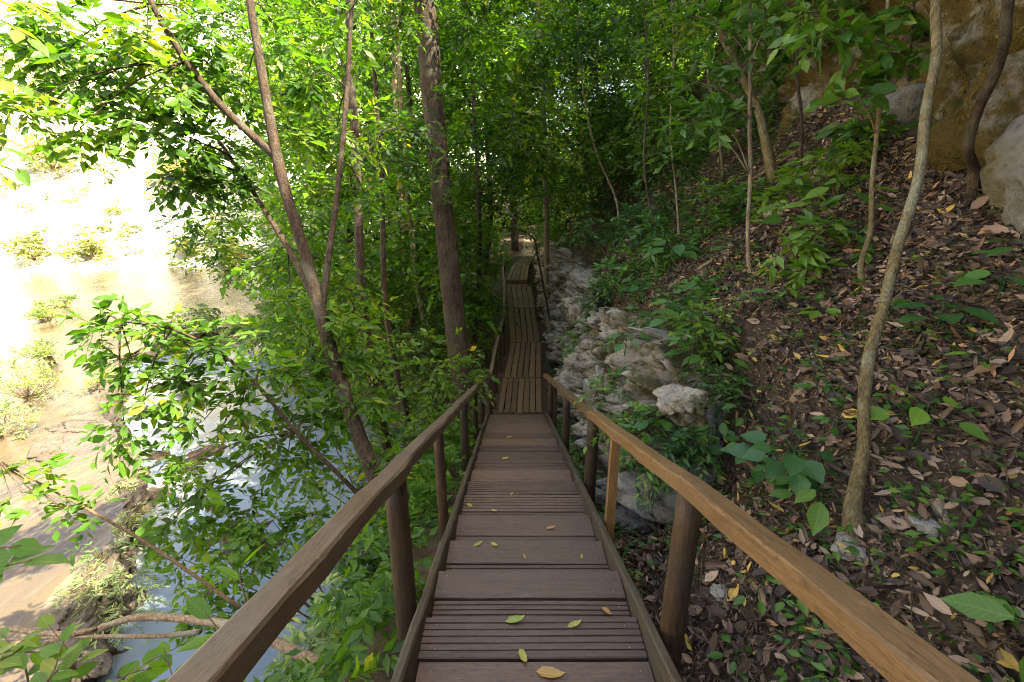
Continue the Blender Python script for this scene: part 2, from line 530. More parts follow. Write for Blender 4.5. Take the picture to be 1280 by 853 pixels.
def mk_ground():
    m, nt, out = new_mat('forest_soil')
    v = coords(nt)
    a = noise(nt, v, 1.1, 6, .6); b = noise(nt, v, 16, 6, .7); c3 = noise(nt, v, 60, 4, .7)
    c = ramp(nt, [(.3, (.022, .014, .009)), (.55, (.060, .038, .024)), (.75, (.115, .078, .05))], b)
    c = mix(nt, ramp(nt, [(.45, (0, 0, 0)), (.65, (.6, .6, .6))], a), c, (.045, .038, .020))
    c = mix(nt, .5, c, ramp(nt, [(.3, (.5, .5, .5)), (.7, (1.5, 1.5, 1.5))], c3), 'MULTIPLY')
    # pale dry grass and sand on the far side of the river
    tc = N(nt, 'ShaderNodeTexCoord'); sp = N(nt, 'ShaderNodeSeparateXYZ'); nt.links.new(tc.outputs['Object'], sp.inputs[0])
    mr = N(nt, 'ShaderNodeMapRange'); mr.inputs[1].default_value = -9; mr.inputs[2].default_value = -14
    nt.links.new(sp.outputs[0], mr.inputs[0])
    dry = ramp(nt, [(.3, (.26, .25, .17)), (.5, (.42, .39, .30)), (.72, (.56, .53, .45))], noise(nt, v, .7, 8, .7))
    c = mix(nt, mr.outputs[0], c, dry)
    principled(nt, out, c, .9, .2, bump(nt, b, .8, .03))
    return m
M['ground'] = mk_ground()

def rock(name, pale, grey, stain, dark, moss, moss_amt=.5, moss_scale=1.3):
    m, nt, out = new_mat(name)
    v = coords(nt)
    a = noise(nt, v, 1.9, 8, .66, .4); b = noise(nt, v, 9, 8, .72); d = noise(nt, v, .9, 5, .6); e = noise(nt, v, 34, 5, .7)
    c = ramp(nt, [(.30, grey), (.52, pale), (.70, tuple(min(1, x * 1.2) for x in pale))], b)
    c = mix(nt, ramp(nt, [(.46, (0, 0, 0)), (.62, (.85, .85, .85))], a), c, stain)
    c = mix(nt, ramp(nt, [(.30, (1, 1, 1)), (.40, (0, 0, 0))], noise(nt, v, 5.5, 9, .75, 1.2)), c, dark)
    c = mix(nt, ramp(nt, [(moss_amt, (0, 0, 0)), (moss_amt + .1, (.95, .95, .95))], noise(nt, v, moss_scale, 8, .72)), c, mix(nt, e, moss, tuple(x * .45 for x in moss)))
    h = mix(nt, .45, b, e)
    principled(nt, out, c, .85, .25, bump(nt, h, 1.0, .09))
    return m
M['rock'] = rock('limestone', (.37, .325, .255), (.13, .12, .105), (.21, .145, .065), (.018, .015, .012), (.070, .070, .018), .49, 1.9)
M['boulder'] = rock('pale_limestone', (.34, .31, .26), (.17, .17, .17), (.25, .19, .11), (.05, .05, .045), (.09, .10, .03), .58, 2.6)
M['cliff'] = rock('mossy_cliff_rock', (.30, .27, .22), (.13, .12, .10), (.15, .10, .026), (.020, .016, .008), (.155, .105, .016), .42, 1.5)
M['cliff_grey'] = rock('grey_cliff_rock', (.20, .185, .16), (.075, .075, .07), (.16, .13, .07), (.022, .02, .017), (.12, .09, .02), .54, 2.2)
M['tufa'] = rock('wet_river_rock', (.12, .095, .07), (.045, .04, .036), (.08, .06, .035), (.008, .007, .006), (.10, .10, .03), .60, 2.2)
M['moss'] = leaf_mat('cliff_moss', [(0, (.030, .026, .006)), (.5, (.085, .062, .010)), (1, (.16, .125, .02))], .15, .8, .1)

def water(name, stops, sc, spec=.5, rough=.06, st=.12):
    m, nt, out = new_mat(name)
    v = coords(nt, sc)
    n = noise(nt, v, 1.0, 6, .6, .6)
    c = ramp(nt, stops, n)
    rip = noise(nt, coords(nt, (2.2, 1.1, 1)), 2.4, 5, .55, .3)
    p = principled(nt, out, c, rough, spec, bump(nt, rip, st, .08))
    p.inputs['IOR'].default_value = 1.33
    return m
M['water_lo'] = water('milky_reflection_tinted_water', [(.36, (.12, .155, .18)), (.52, (.17, .20, .22)), (.66, (.19, .165, .09))], (.30, .20, 1))  # blue sky and warm tan reflections painted into the milky water colour
M['water_hi'] = water('shallow_tan_water', [(.32, (.028, .023, .016)), (.46, (.070, .053, .036)), (.60, (.085, .064, .030)), (.74, (.16, .13, .105))], (1.1, .32, 1), .5, .07, .3)
m_, nt_, out_ = new_mat('dull_steel')
p_ = principled(nt_, out_, (.22, .20, .18), .45, .5); p_.inputs['Metallic'].default_value = .8
M['screw'] = m_
M['dirt'] = bark('trodden_earth', (.16, .11, .07), (.30, .22, .15), (.24, .18, .12), .5)

# ------------------------------------------------------------------ setting: ground, water, path
def axis(a, b, fine0, fine1, step, grow=1.18):
    mid = np.arange(fine0, fine1, step)
    up, s, x = [], step, fine1
    while x < b:
        up.append(x); s *= grow; x += s
    up.append(b)
    dn, s, x = [], step, fine0
    while x > a:
        s *= grow; x -= s; dn.append(max(x, a))
    return np.array(sorted(dn) + list(mid) + up)

gx = axis(-500, 500, -6, 8.5, .11); gy = axis(-60, 600, -1.5, 20, .13)
X, Y = np.meshgrid(gx, gy, indexing='xy')
Z = ground(X, Y)
V = np.stack([X, Y, Z], -1).reshape(-1, 3)
nx, ny = len(gx), len(gy)
ii = (np.arange(ny - 1)[:, None] * nx + np.arange(nx - 1)[None]).ravel()
Fg = np.stack([ii, ii + 1, ii + nx + 1, ii + nx], 1)
me = mesh_np('ground', V, [Fg], None, True)
me.materials.append(M['ground'])
tag(link(bpy.data.objects.new('ground', me)), 'dark forest soil sloping from the cliff down to the river', kind='structure')

LEDGE = np.array([[-4.6, 1.0], [-4.75, 2.4], [-4.95, 3.6], [-5.3, 4.5], [-5.75, 5.4], [-6.1, 6.2], [-6.6, 7.0], [-7.3, 8.0], [-8.4, 9.2], [-9.6, 10.3], [-11, 12.0], [-12.2, 13.8], [-12.0, 15.6], [-10.6, 17.2], [-8.8, 18.6], [-7, 19.5]])
def flat(name, poly, z, mat, label):
    mb = MB()
    poly = np.array(poly, float)
    n = len(poly)
    V = np.column_stack([poly, np.full(n, z)])
    me = bpy.data.meshes.new(name)
    me.from_pydata([tuple(p) for p in V], [], [tuple(range(n))])
    me.materials.append(mat)
    o = bpy.data.objects.new(name, me)
    link(o); tag(o, label, kind='structure')
    return o
flat('water', [(-60, -40), (4, -40), (4, 34), (-60, 34)], WATER_LO, M['water_lo'], 'pale blue lower river pool with sky reflection tinted into its colour')
flat('shallow_water', [(-80, -40), (-4.6, -40), *[tuple(p) for p in LEDGE], (-7, 34), (-80, 34)], WATER_HI, M['water_hi'], 'shallow tan upper pool held back by the rock ledge')

# trodden path beyond the boardwalk
ys = np.linspace(26.5, 46, 60); us = np.linspace(-.42, .42, 7)
PX = path_x(ys)[:, None] + us[None] * (1 + .15 * np.sin(ys * 2.1))[:, None]; PY = np.repeat(ys[:, None], 7, 1)
PZ = ground(PX, PY) + .03 - .05 * (np.abs(us)[None] > .4)
V = np.stack([PX, PY, PZ], -1).reshape(-1, 3)
ii = (np.arange(59)[:, None] * 7 + np.arange(6)[None]).ravel()
me = mesh_np('path', V, [np.stack([ii, ii + 1, ii + 8, ii + 7], 1)], None, True); me.materials.append(M['dirt'])
tag(link(bpy.data.objects.new('path', me)), 'trodden earth path running on from the end of the boardwalk', kind='structure')

# ------------------------------------------------------------------ timber pieces (long axis = local X)
def timber_mesh(name, L, W, H, mat, grooves=0, ch=.006, seed=0, warp=.004):
    """beam of length L, width W (local Y), height H (local Z), top face at z=0, chamfered, optional grooves on top"""
    rs = np.random.default_rng(seed)
    prof = [(-W / 2, -H), (-W / 2, -ch), (-W / 2 + ch, 0)]
    if grooves:
        for k in range(grooves):
            y = -W / 2 + W * (k + 1) / (grooves + 1)
            prof += [(y - .006, 0), (y - .004, -.007), (y + .004, -.007), (y + .006, 0)]
    prof += [(W / 2 - ch, 0), (W / 2, -ch), (W / 2, -H)]
    prof = np.array(prof)
    nseg = max(4, int(L / .18))
    xs = np.linspace(-L / 2, L / 2, nseg + 1)
    k = len(prof)
    V = np.zeros((nseg + 1, k, 3))
    V[..., 0] = xs[:, None]
    V[..., 1] = prof[None, :, 0] + (rs.normal(0, warp * .5, nseg + 1)[:, None] * (np.abs(prof[:, 0]) > W / 2 - .01)[None])
    V[..., 2] = prof[None, :, 1] + (np.convolve(rs.normal(0, warp, nseg + 3), [.25, .5, .25], 'valid')[:, None]) + rs.normal(0, warp * .25, (nseg + 1, k))
    V = V.reshape(-1, 3)
    F = []
    for i in range(nseg):
        for j in range(k):
            j2 = (j + 1) % k
            F.append((i * k + j, i * k + j2, (i + 1) * k + j2, (i + 1) * k + j))
    me = bpy.data.meshes.new(name)
    F.append(tuple(range(k))[::-1]); F.append(tuple(nseg * k + j for j in range(k)))
    me.from_pydata([tuple(v) for v in V], [], [f for f in F])
    bm_fix(me)
    me.materials.append(mat)
    return me

def bm_fix(me):
    import bmesh
    bm = bmesh.new(); bm.from_mesh(me)
    bmesh.ops.recalc_face_normals(bm, faces=bm.faces)
    bm.to_mesh(me); bm.free()

def place(name, me, parent, loc, xdir, zdir=(0, 0, 1)):
    o = bpy.data.objects.new(name, me)
    x = Vector(xdir).normalized(); z = Vector(zdir)
    y = z.cross(x).normalized(); z = x.cross(y)
    m = Matrix((x, y, z)).transposed().to_4x4()
    m.translation = Vector(loc) - (Vector(parent.location) if parent else Vector())
    link(o, parent)
    o.matrix_basis = m
    return o

def post(parent, x, y, ztop, zbot, r, mat, square=False, lean=(0, 0), seed=0, name='post'):
    """round or square post; the timber axis is local X"""
    L = ztop - zbot
    mb = MB()
    n = 9
    xs = np.linspace(0, L, n)
    rs = np.random.default_rng(seed)
    if square:
        sides, a0 = 4, math.pi / 4; rad = r * 1.3
    else:
        sides, a0 = 14, 0; rad = r
    a = np.linspace(0, 2 * math.pi, sides, endpoint=False) + a0
    V = []
    for k, t in enumerate(xs):
        rr = rad * (1 - .10 * t / L) * (1 + rs.normal(0, .012))
        V += [(t, math.cos(q) * rr, math.sin(q) * rr) for q in a]
    V = np.array(V)
    i = np.arange(n - 1)[:, None] * sides; j = np.arange(sides)[None]; j2 = (j + 1) % sides
    Fq = np.stack([i + j, i + j2, i + sides + j2, i + sides + j], -1).reshape(-1, 4)
    me = bpy.data.meshes.new(name)
    me.from_pydata([tuple(v) for v in V], [], [tuple(f) for f in Fq] + [tuple(range(sides))[::-1], tuple((n - 1) * sides + q for q in range(sides))])
    if not square:
        me.polygons.foreach_set('use_smooth', np.ones(len(me.polygons), bool))
    bm_fix(me)
    me.materials.append(mat)
    return place(name, me, parent, (x, y, zbot), (lean[0], lean[1], 1), (0, 1, 0))

def beam(name, parent, p0, p1, W, H, mat, seed=0, up=(0, 0, 1)):
    p0, p1 = Vector(p0), Vector(p1)
    me = timber_mesh(name, (p1 - p0).length, W, H, mat, 0, .010, seed, .0065)
    return place(name, me, parent, (p0 + p1) / 2, p1 - p0, up)

# ------------------------------------------------------------------ stairway
def on_plane(zc, h):
    """point of the stair axis at camera depth zc and perpendicular distance h below the optical axis -> (y, z)"""
    return zc * CP - h * SP, -zc * SP - h * CP
H0 = 1.40
CX = .10
stair = empty('wooden_stairway', (CX, 1.5, STAIR0 + STAIRS * 1.5), 'long wooden stairway with dark plank treads and handrails leading down to the boardwalk', 'stairs')
NOSE = [.10, .55, 1.0, 1.48, 1.95, 2.431, 2.906, 3.36, 3.87, 4.355, 4.79, 5.21, 5.615, 6.03, 6.46, 6.89, 7.31, 7.74, 8.18, 8.64, 9.13]
GROOVED = {(5, 1), (6, 0), (7, 0), (9, 1), (10, 1), (10, 0), (12, 1), (4, 0), (14, 1), (9, 0)}
TREADS = []
mb = MB(); tube(mb, [(0, 0, -.01), (0, 0, .0), (0, 0, .0012)], [.005, .005, .004], 8)
SCREW = mb.mesh('screw'); SCREW.materials.append(M['screw'])
plank_bank = {}
for i in range(1, len(NOSE)):
    y0, z0 = on_plane(NOSE[i - 1], H0)
    y1, z1 = on_plane(NOSE[i], H0)
    if i == 6: z1 += .06; y1 -= .055
    depth = y1 - y0 + .004                    # the nosing just covers the tread below
    gap = .016
    wd = (depth - gap) / 2
    for q in (0, 1):
        g = 5 if (i, q) in GROOVED else 0
        L = 1.06 + random.uniform(-.006, .006)
        me = timber_mesh('plank', L, wd, .034, M['tread'], g, .005, i * 2 + q, .0022)
        yc = y0 + wd / 2 + q * (wd + gap)
        pl_ = place('plank', me, stair, (CX + random.uniform(-.004, .004), yc, z1 + random.uniform(-.003, .003)), (1, random.uniform(-.004, .004), random.uniform(-.004, .004)))
        if 4 <= i <= 12:
            for sx_ in (-.47, .47):
                for sy_ in (-.28, .28):
                    o_ = bpy.data.objects.new('screw', SCREW)
                    o_.location = (sx_ + random.uniform(-.01, .01), sy_ * wd + random.uniform(-.008, .008), .002)
                    link(o_, pl_)
    TREADS.append((y0, y1 + .004, z1))
for s in (-1, 1):
    a = on_plane(-.1, H0); b = on_plane(9.25, H0)
    p0 = (CX + s * .557, a[0], a[1] + .065); p1 = (CX + s * .557, b[0], b[1] + .065)
    m_ = (np.array(p0) + np.array(p1)) / 2
    mid = (p0[0], p0[1] * .45 + p1[1] * .55, p0[2] * .45 + p1[2] * .55)
    beam('stringer', stair, p0, tuple(np.array(mid) - np.array([0, .002, 0])), .046, .27, M['stringer'], 70 + s)
    beam('stringer', stair, tuple(np.array(mid) + np.array([0, .002, 0])), p1, .046, .27, M['stringer'], 75 + s)

def rail_pt(x, zc, rise):
    y, z = on_plane(zc, H0 - rise)
    return np.array([x, y, z])
RW, RH = .088, .068
# left rail: weathered, jointed on the big post
L0, L1, L2 = rail_pt(-.565, -.2, .815), rail_pt(-.545, 2.42, .820), rail_pt(-.500, 9.35, .75)
beam('handrail', stair, L0, L1 + np.array([0, .0, .004]), RW, RH, M['rail_old'], 81)
beam('handrail', stair, L1 + np.array([0, .006, 0]), L2, RW * .92, RH, M['rail_old'], 82)
R0, R1, R2, R3 = rail_pt(.755, -.2, .835), rail_pt(.745, 2.03, .825), rail_pt(.715, 4.35, .775), rail_pt(.645, 9.35, .765)
beam('handrail', stair, R0, R1, RW, RH, M['rail_new'], 83)
beam('handrail', stair, R1 + np.array([0, .005, -.002]), R2, RW, RH, M['rail_new'], 84)
beam('handrail', stair, R2 + np.array([0, .004, -.001]), R3, RW * .9, RH * .95, M['rail_new'], 85)

def rail_z(poly, y):
    ys = [p[1] for p in poly]
    return float(np.interp(y, ys, [p[2] for p in poly])), float(np.interp(y, ys, [p[0] for p in poly]))
LEFT, RIGHT = [L0, L1, L2], [R0, R1, R2, R3]
for y, r, sq in ((.30, .058, 0), (2.02, .062, 0), (3.36, .045, 0), (5.00, .050, 0), (6.55, .045, 0), (8.05, .052, 0)):
    zt, xx = rail_z(LEFT, y)
    post(stair, min(xx - .035, CX - .583 - r), y, zt - RH - .002, ground1(-.7, y) - .35, r, M['post'], sq, (random.uniform(-.012, .012), random.uniform(-.01, .01)), int(y * 10))
for y, r, sq, mt in ((.10, .06, 0, 'post'), (1.70, .060, 0, 'post'), (2.98, .036, 1, 'post_new'), (3.92, .062, 0, 'post'), (5.75, .052, 0, 'post'), (7.1, .034, 1, 'post'), (8.15, .05, 0, 'post')):
    zt, xx = rail_z(RIGHT, y)
    post(stair, max(xx + .005, CX + .583 + r * .95), y, zt - RH - .002, ground1(.85, y) - .35, r, M[mt], sq, (random.uniform(-.012, .012), random.uniform(-.01, .01)), int(y * 10) + 7)
# cut ends of the dowels that pin the rails (small round caps seen on the joint)
# ------------------------------------------------------------------ boardwalk
walk = empty('boardwalk', (.2, 8.7, DECK), 'narrow boardwalk of lengthwise olive-brown planks beside the rock wall', 'boardwalk')
SECT = [(8.62, 10.39, -.30, .60, -.22, .68, DECK, 7), (10.40, 12.96, -.20, .69, -.03, .83, DECK + .006, 6), (12.97, 16.85, -.05, .80, -.13, .84, DECK + .002, 5), (16.87, 20.6, -.14, .84, -.24, .84, DECK + .01, 5),
        (21.15, 25.1, -.27, .68, .04, .92, -4.20, 5), (25.12, 28.3, .04, .93, .58, 1.32, -4.20, 5)]
for si, (ya, yb, la, ra, lb, rb, z, n) in enumerate(SECT):
    for k in range(n):
        fa = (k + .5) / n
        xa, xb = la + (ra - la) * fa, lb + (rb - lb) * fa
        wd = min((ra - la), (rb - lb)) / n - .016
        dy = random.uniform(-.02, .02)
        p0, p1 = Vector((xa, ya + (0 if si else .0), z + random.uniform(-.006, .006))), Vector((xb, yb + (dy if si in (3, 5) else 0), z + random.uniform(-.006, .006)))
        me = timber_mesh('plank', (p1 - p0).length - .012, wd * random.uniform(.95, 1.0), .038, M['deck'], 0, .006, 200 + si * 10 + k, .003)
        place('plank', me, walk, (p0 + p1) / 2, p1 - p0)
    for t in (.03, .5, .97):
        y = ya + (yb - ya) * t
        x0, x1 = la + (lb - la) * t, ra + (rb - ra) * t
        beam('bearer', walk, (x0 + .02, y, z - .041), (x1 - .02, y, z - .041), .09, .10, M['stringer'], 300 + si)
        for xx in (x0 + .08, x1 - .08):
            post(walk, xx, y, z - .142, ground1(xx, y) - .3, .05, M['post'], False, (0, 0), si)
beam('riser_board', walk, (-.27, 21.12, -4.235), (.68, 21.12, -4.235), .03, .16, M['deck'], 399)
# step plank below the riser
me = timber_mesh('plank', .95, .42, .04, M['deck'], 0, .006, 333)
place('plank', me, walk, (.24, 20.86, DECK + .008), (1, 0, 0))
# left rail of the boardwalk
bl = [(-.42, 8.75), (-.36, 10.3), (-.22, 12.9), (-.27, 16.8), (-.38, 20.6), (-.36, 22.4)]
for k in range(len(bl) - 1):
    (xa, ya), (xb, yb) = bl[k], bl[k + 1]
    za = DECK + .86 - .05 * (k == 0); zb = DECK + .86 + .16 * (k > 3)
    beam('handrail', walk, (xa, ya + .004, za), (xb, yb - .004, zb), .07, .055, M['rail_old'], 350 + k)
for k, (xa, ya) in enumerate(bl):
    post(walk, xa - .01, ya + .06, DECK + .86 - .06 + .05 * (k == 5), ground1(xa, ya) - .3, .042, M['post'], False, (random.uniform(-.02, .02), 0), 360 + k)
for k, ya in enumerate((9.5, 11.6, 14.8, 18.6)):
    xa = float(np.interp(ya, [b[1] for b in bl], [b[0] for b in bl]))
    post(walk, xa - .01, ya, DECK + .795, ground1(xa, ya) - .3, .036, M['post'], False, (random.uniform(-.03, .03), 0), 370 + k)

def on_tread(px, py):
    r = ray(px, py)
    for (y0, y1, z) in TREADS:
        t = z / r[2]
        y = r[1] * t
        if y0 - .01 <= y <= y1 + .002 and t > 0: return r * t
    return None
STAIR_LEAVES = [
    (599, 681, .085, .15, .5, 'small pale green leaf lying left on a stair tread'),
    (619, 683, .085, .2, -.7, 'pale green leaf lying just right of another on the same tread'),
    (655, 697, .055, .55, 1.9, 'tiny curled yellowish leaf near the middle of a tread'),
    (727, 696, .05, .1, 1.4, 'small green leaf near the right end of a tread'),
    (690, 661, .09, .85, .1, 'orange-brown fallen leaf on a tread near the right stringer'),
    (588, 633, .09, .2, -.7, 'narrow green leaf at the left end of a tread'),
    (619, 640, .08, .5, -.5, 'yellowish narrow leaf beside the tread nosing'),
    (647, 777, .125, .05, .1, 'large fresh green leaf on the grooved tread'),
    (720, 782, .095, .3, .3, 'ragged pale green leaf right of the large green one'),
    (655, 826, .115, .4, -1.2, 'upright yellow-green leaf on the nearest smooth tread'),
    (691, 844, .150, .75, -.15, 'largest fallen leaf, golden brown, on the nearest smooth tread'),
    (760, 768, .09, .9, -1.0, 'brown dead leaf caught under a nosing near the right stringer'),
    (637, 547, .10, .6, .2, 'yellow leaf far down the stairs near the boardwalk'),
    (633, 574, .11, .45, .1, 'dull yellow leaf on a tread in the lower flight'),
    (640, 618, .05, .6, .8, 'tiny pale leaf fragment on a tread beneath the two green leaves'),
]
LEAF_BANK = {}
def leaf_mesh(kind, tint, mat, name='leaf'):
    key = (id(kind), round(tint * 8) / 8, mat.name, name)
    if key not in LEAF_BANK:
        T, Fs = kind
        T2 = T.copy()
        me = mesh_np(name, T2, Fs, np.full(len(T), key[1]), False, T2)
        me.materials.append(mat)
        LEAF_BANK[key] = me
    return LEAF_BANK[key]
def leaf_matrix(pos, d, n, size, width=1.0):
    d = Vector(d).normalized(); n = Vector(n)
    s = n.cross(d).normalized(); n = d.cross(s)
    m = Matrix((d * size, s * size * width, n * size)).transposed().to_4x4()
    m.translation = Vector(pos)
    return m
for px, py, sz, tn, ang, lab in STAIR_LEAVES:
    p = on_tread(px, py)
    if p is None: continue
    me = leaf_mesh(LEAF_CURL if len(lab) % 2 else LEAF_DEAD, tn, M['fallen'], 'fallen_leaf')
    o = bpy.data.objects.new('fallen_leaf', me)
    d = (math.cos(ang), math.sin(ang), 0)
    o.matrix_basis = leaf_matrix((p[0] - d[0] * sz / 2, p[1] - d[1] * sz / 2, p[2] + .004), d, (random.uniform(-.1, .1), random.uniform(-.1, .1), 1), sz * .86, 1.1)
    link(o); tag(o, lab, 'leaf', 'fallen leaves on the stairs')

# ------------------------------------------------------------------ rock
def grid_faces(a, b):
    ii = (np.arange(a - 1)[:, None] * b + np.arange(b - 1)[None]).ravel()
    return np.stack([ii, ii + 1, ii + b + 1, ii + b], 1)

def rock_sheet(y0, y1, ny, nv, base_fn, top_fn, seed, amp=1.0, blk=(1.25, 1.9, 2.6), fine=.022, inland=None):
    ys = np.linspace(y0, y1, ny); vs = np.linspace(0, 1, nv)
    Yg, Vg = np.meshgrid(ys, vs, indexing='ij')
    b = np.stack(base_fn(Yg), -1); t = np.stack(top_fn(Yg), -1)
    if inland is None:
        p = b + (t - b) * Vg[..., None]
    else:
        c_ = np.stack(inland(Yg), -1); v1 = np.clip(Vg / .68, 0, 1)[..., None]; v2 = np.clip((Vg - .68) / .32, 0, 1)[..., None]
        p = b + (t - b) * v1 + (c_ - t) * v2
    q = p.reshape(-1, 3)
    warp = np.stack([fbm(q * 1.2, 3, seed + 40 + k) for k in range(3)], 1) * .25
    d1, d2, cid, tl = worley((q + warp) * np.array(blk) , seed)
    e1, e2, cid2, tl2 = worley((q + warp * .6) * np.array(blk) * 2.6, seed + 3)
    disp = (cid - .5) * .50 + (tl * np.array([.05, .16, .12])).sum(1) - .16 * np.clip(1 - (d2 - d1) / .16, 0, 1)
    disp += (cid2 - .5) * .17 + (tl2[:, 1] * .10) + (tl2[:, 2] * .07) - .11 * np.clip(1 - (e2 - e1) / .16, 0, 1)
    disp += fbm(q * 1.1, 4, seed + 5) * .14 + fbm(q * 9, 4, seed + 6) * fine + fbm(q * 4, 3, seed + 8) * fine * 1.5
    edge = np.ones(len(q))
    q = q.copy()
    q[:, 0] -= disp * amp
    q[:, 2] += disp * amp * .25
    return q, grid_faces(ny, nv)

# rock wall along the foot of the slope
def wb(y): return (path_x(y) + .90 + .10 * np.sin(y * 1.3), y, path_z(y) - .25)
def wt(y):
    u = 1.42 + .16 * np.sin(y * .9 + 1)
    return (path_x(y) + u, y, path_z(y) + wall_h(y) * .98 + .12 + .16 * np.sin(y * 2.1) + .10 * np.sin(y * 5.3) - .75 * sstep(4.6, 3.0, y))
def wi(y):
    u = 1.80 + .20 * np.sin(y * 1.7)
    return (path_x(y) + u, y, ground(path_x(y) + u, y, False) - .30 - .3 * sstep(4.4, 3.2, y))
q, Fr = rock_sheet(2.5, 25, 620, 120, wb, wt, 21, 1.0, inland=wi)
from mathutils.bvhtree import BVHTree
ROCK = BVHTree.FromPolygons([tuple(v) for v in q], [tuple(int(a) for a in f) for f in Fr])
mb = MB(); mb.add(q, Fr)
o = mb.build('rock_wall', M['rock'], None, (1.2, 9, -4.5))
tag(o, 'craggy grey and cream limestone wall beside the boardwalk', 'rock face')

# mossy cliff
def cb(y): return (path_x(y) + cliff_u(y) - .25, y, ground(path_x(y) + cliff_u(y) - .3, y, False) - .5)
def ct(y): return (path_x(y) + cliff_u(y) + .9, y, ground(path_x(y) + cliff_u(y) + 2.4, y, False) + .1)
q, Fr = rock_sheet(-5, 26, 420, 190, cb, ct, 55, 1.3, (.8, .9, .7), .05)
mb = MB(); mb.add(q, Fr)
cliff_q = q
cliff = mb.build('cliff', M['cliff'], None, (5, 4, 0))
tag(cliff, 'tall ochre mossy cliff rising above the leafy slope', 'cliff')

def boulder(px, py, zc, size, label, seed, mat='boulder', squash=(1, 1, .7), sub=5, cat='boulder', group=None, rot=None, pt=None, blk=1.6):
    import bmesh
    c = P(px, py, zc) if pt is None else np.asarray(pt, float)
    bm = bmesh.new()
    bmesh.ops.create_icosphere(bm, subdivisions=sub, radius=1)
    V = np.array([v.co[:] for v in bm.verts]); Fc = np.array([[v.index for v in f.verts] for f in bm.faces])
    bm.free()
    rs = np.random.default_rng(seed)
    # cut by random planes for a broken, faceted block
    for k in range(11):
        n = unit(rs.normal(size=3) * np.array([1, 1, .8])); h = rs.uniform(.52, .82)
        dd = V @ n - h
        V = V - np.clip(dd, 0, None)[:, None] * n[None] * .94
    d1, d2, cid, tl = worley(V * blk + seed, seed)
    V = V * (1 + .10 * fbm(V * 2.2 + seed, 4, seed) + .035 * fbm(V * 8, 3, seed + 1) + (cid - .5) * .22 + tl[:, 2] * .12 - .10 * np.clip(1 - (d2 - d1) / .14, 0, 1))[:, None]
    V = V * np.array(squash) * size
    a = rs.uniform(0, 6.28) if rot is None else rot
    ca, sa = math.cos(a), math.sin(a)
    V = V @ np.array([[ca, sa, 0], [-sa, ca, 0], [0, 0, 1]])
    me = mesh_np('boulder' if cat == 'boulder' else 'stone', V, [Fc], None, False)
    me.materials.append(M[mat])
    o = bpy.data.objects.new(me.name, me)
    o.location = c
    link(o); tag(o, label, cat, group)
    return o

def wall_pt(px, py, off=0.):
    """where a ray meets the rock wall plane, for stones set in the wall"""
    r = ray(px, py)
    z = np.arange(1, 40, .02); pts = r[None] * z[:, None]
    k = int(np.argmax(pts[:, 0] - path_x(pts[:, 1]) > 1.05 + off))
    return pts[k]
for k, (px, py, sz, sq, lab) in enumerate([
    (733, 482, .34, (.75, 1, 1.3), 'big pale upright boulder behind the right rail of the lower stairs'),
    (712, 388, .46, (.7, 1.1, .8), 'cracked light grey block halfway up the far wall'),
    (835, 500, .22, (.9, 1.2, .6), 'small ochre stone among the plants at the wall end'),
]):
    p = wall_pt(px, py)
    boulder(0, 0, 0, sz, lab, 900 + k, 'boulder' if k == 0 else 'rock', sq, 5, 'boulder', None, None, p + np.array([.05 + sz * .38, .05, -.04]))

for k, (px, py, sz, lab) in enumerate([
    (1045, 118, .30, 'pale rock poking out of the litter below the cliff'),
    (1062, 690, .10, 'white stone at the foot of the near sapling'),
    (1330, 222, .58, 'large grey-white rock at the foot of the mossy cliff'),
    (975, 268, .22, 'grey stone half buried on the upper slope'),
    (1130, 140, .35, 'mossy rock at the top of the slope between two saplings'),
    (905, 745, .07, 'flat pale stone beside the near round post'),
    (1160, 660, .08, 'small grey stone near the rotten wood'),
    (800, 655, .11, 'dark stump-like stone beside the square post'),
    (1010, 590, .05, 'small pale stone above the golden rail'),
    (742, 402, .14, 'loose stone on the wall top'),
]):
    p = G(px, py)
    boulder(0, 0, 0, sz, lab, 950 + k, 'cliff_grey' if k in (0, 2, 4) else 'boulder', (1, 1, 1.0 if k == 2 else .62), 5 if k == 2 else 4, 'stone' if sz < .2 else 'boulder', None, None, p + np.array([0, 0, sz * .12]))

# river ledge: a lumpy tufa dam with a dark drop on its right side
seg = np.linspace(0, len(LEDGE) - 1, 260)
lx = np.interp(seg, np.arange(len(LEDGE)), LEDGE[:, 0]); ly = np.interp(seg, np.arange(len(LEDGE)), LEDGE[:, 1])
prof = np.array([(-.50, WATER_HI - .16), (-.36, WATER_HI - .05), (-.24, WATER_HI + .01), (-.13, WATER_HI + .05), (-.04, WATER_HI + .07), (.06, WATER_HI + .06), (.14, WATER_HI - .05), (.19, WATER_HI - .16), (.26, WATER_LO + .04), (.36, WATER_LO - .12)])
pr = np.stack([np.interp(np.linspace(0, 9, 46), np.arange(10), prof[:, k]) for k in (0, 1)], 1)
tx, ty = np.gradient(lx), np.gradient(ly); ln = np.hypot(tx, ty); nxr, nyr = ty / ln, -tx / ln
wv = 1 + .6 * fbm(np.stack([seg * .9, seg * 0, seg * 0], 1), 3, 77)
LV = np.stack([lx[:, None] + nxr[:, None] * pr[None, :, 0] * wv[:, None], ly[:, None] + nyr[:, None] * pr[None, :, 0] * wv[:, None], np.repeat(pr[None, :, 1], len(seg), 0)], -1).reshape(-1, 3)
d1, d2, cid, tl = worley(LV * 3.2, 66)
nz = (cid - .5) * .24 + fbm(LV * 2.0, 4, 67) * .17 + fbm(LV * 9, 3, 68) * .06
LV[:, 2] += nz * .55; LV[:, 0] += nz * .8
mb = MB(); mb.add(LV, grid_faces(len(seg), 46))
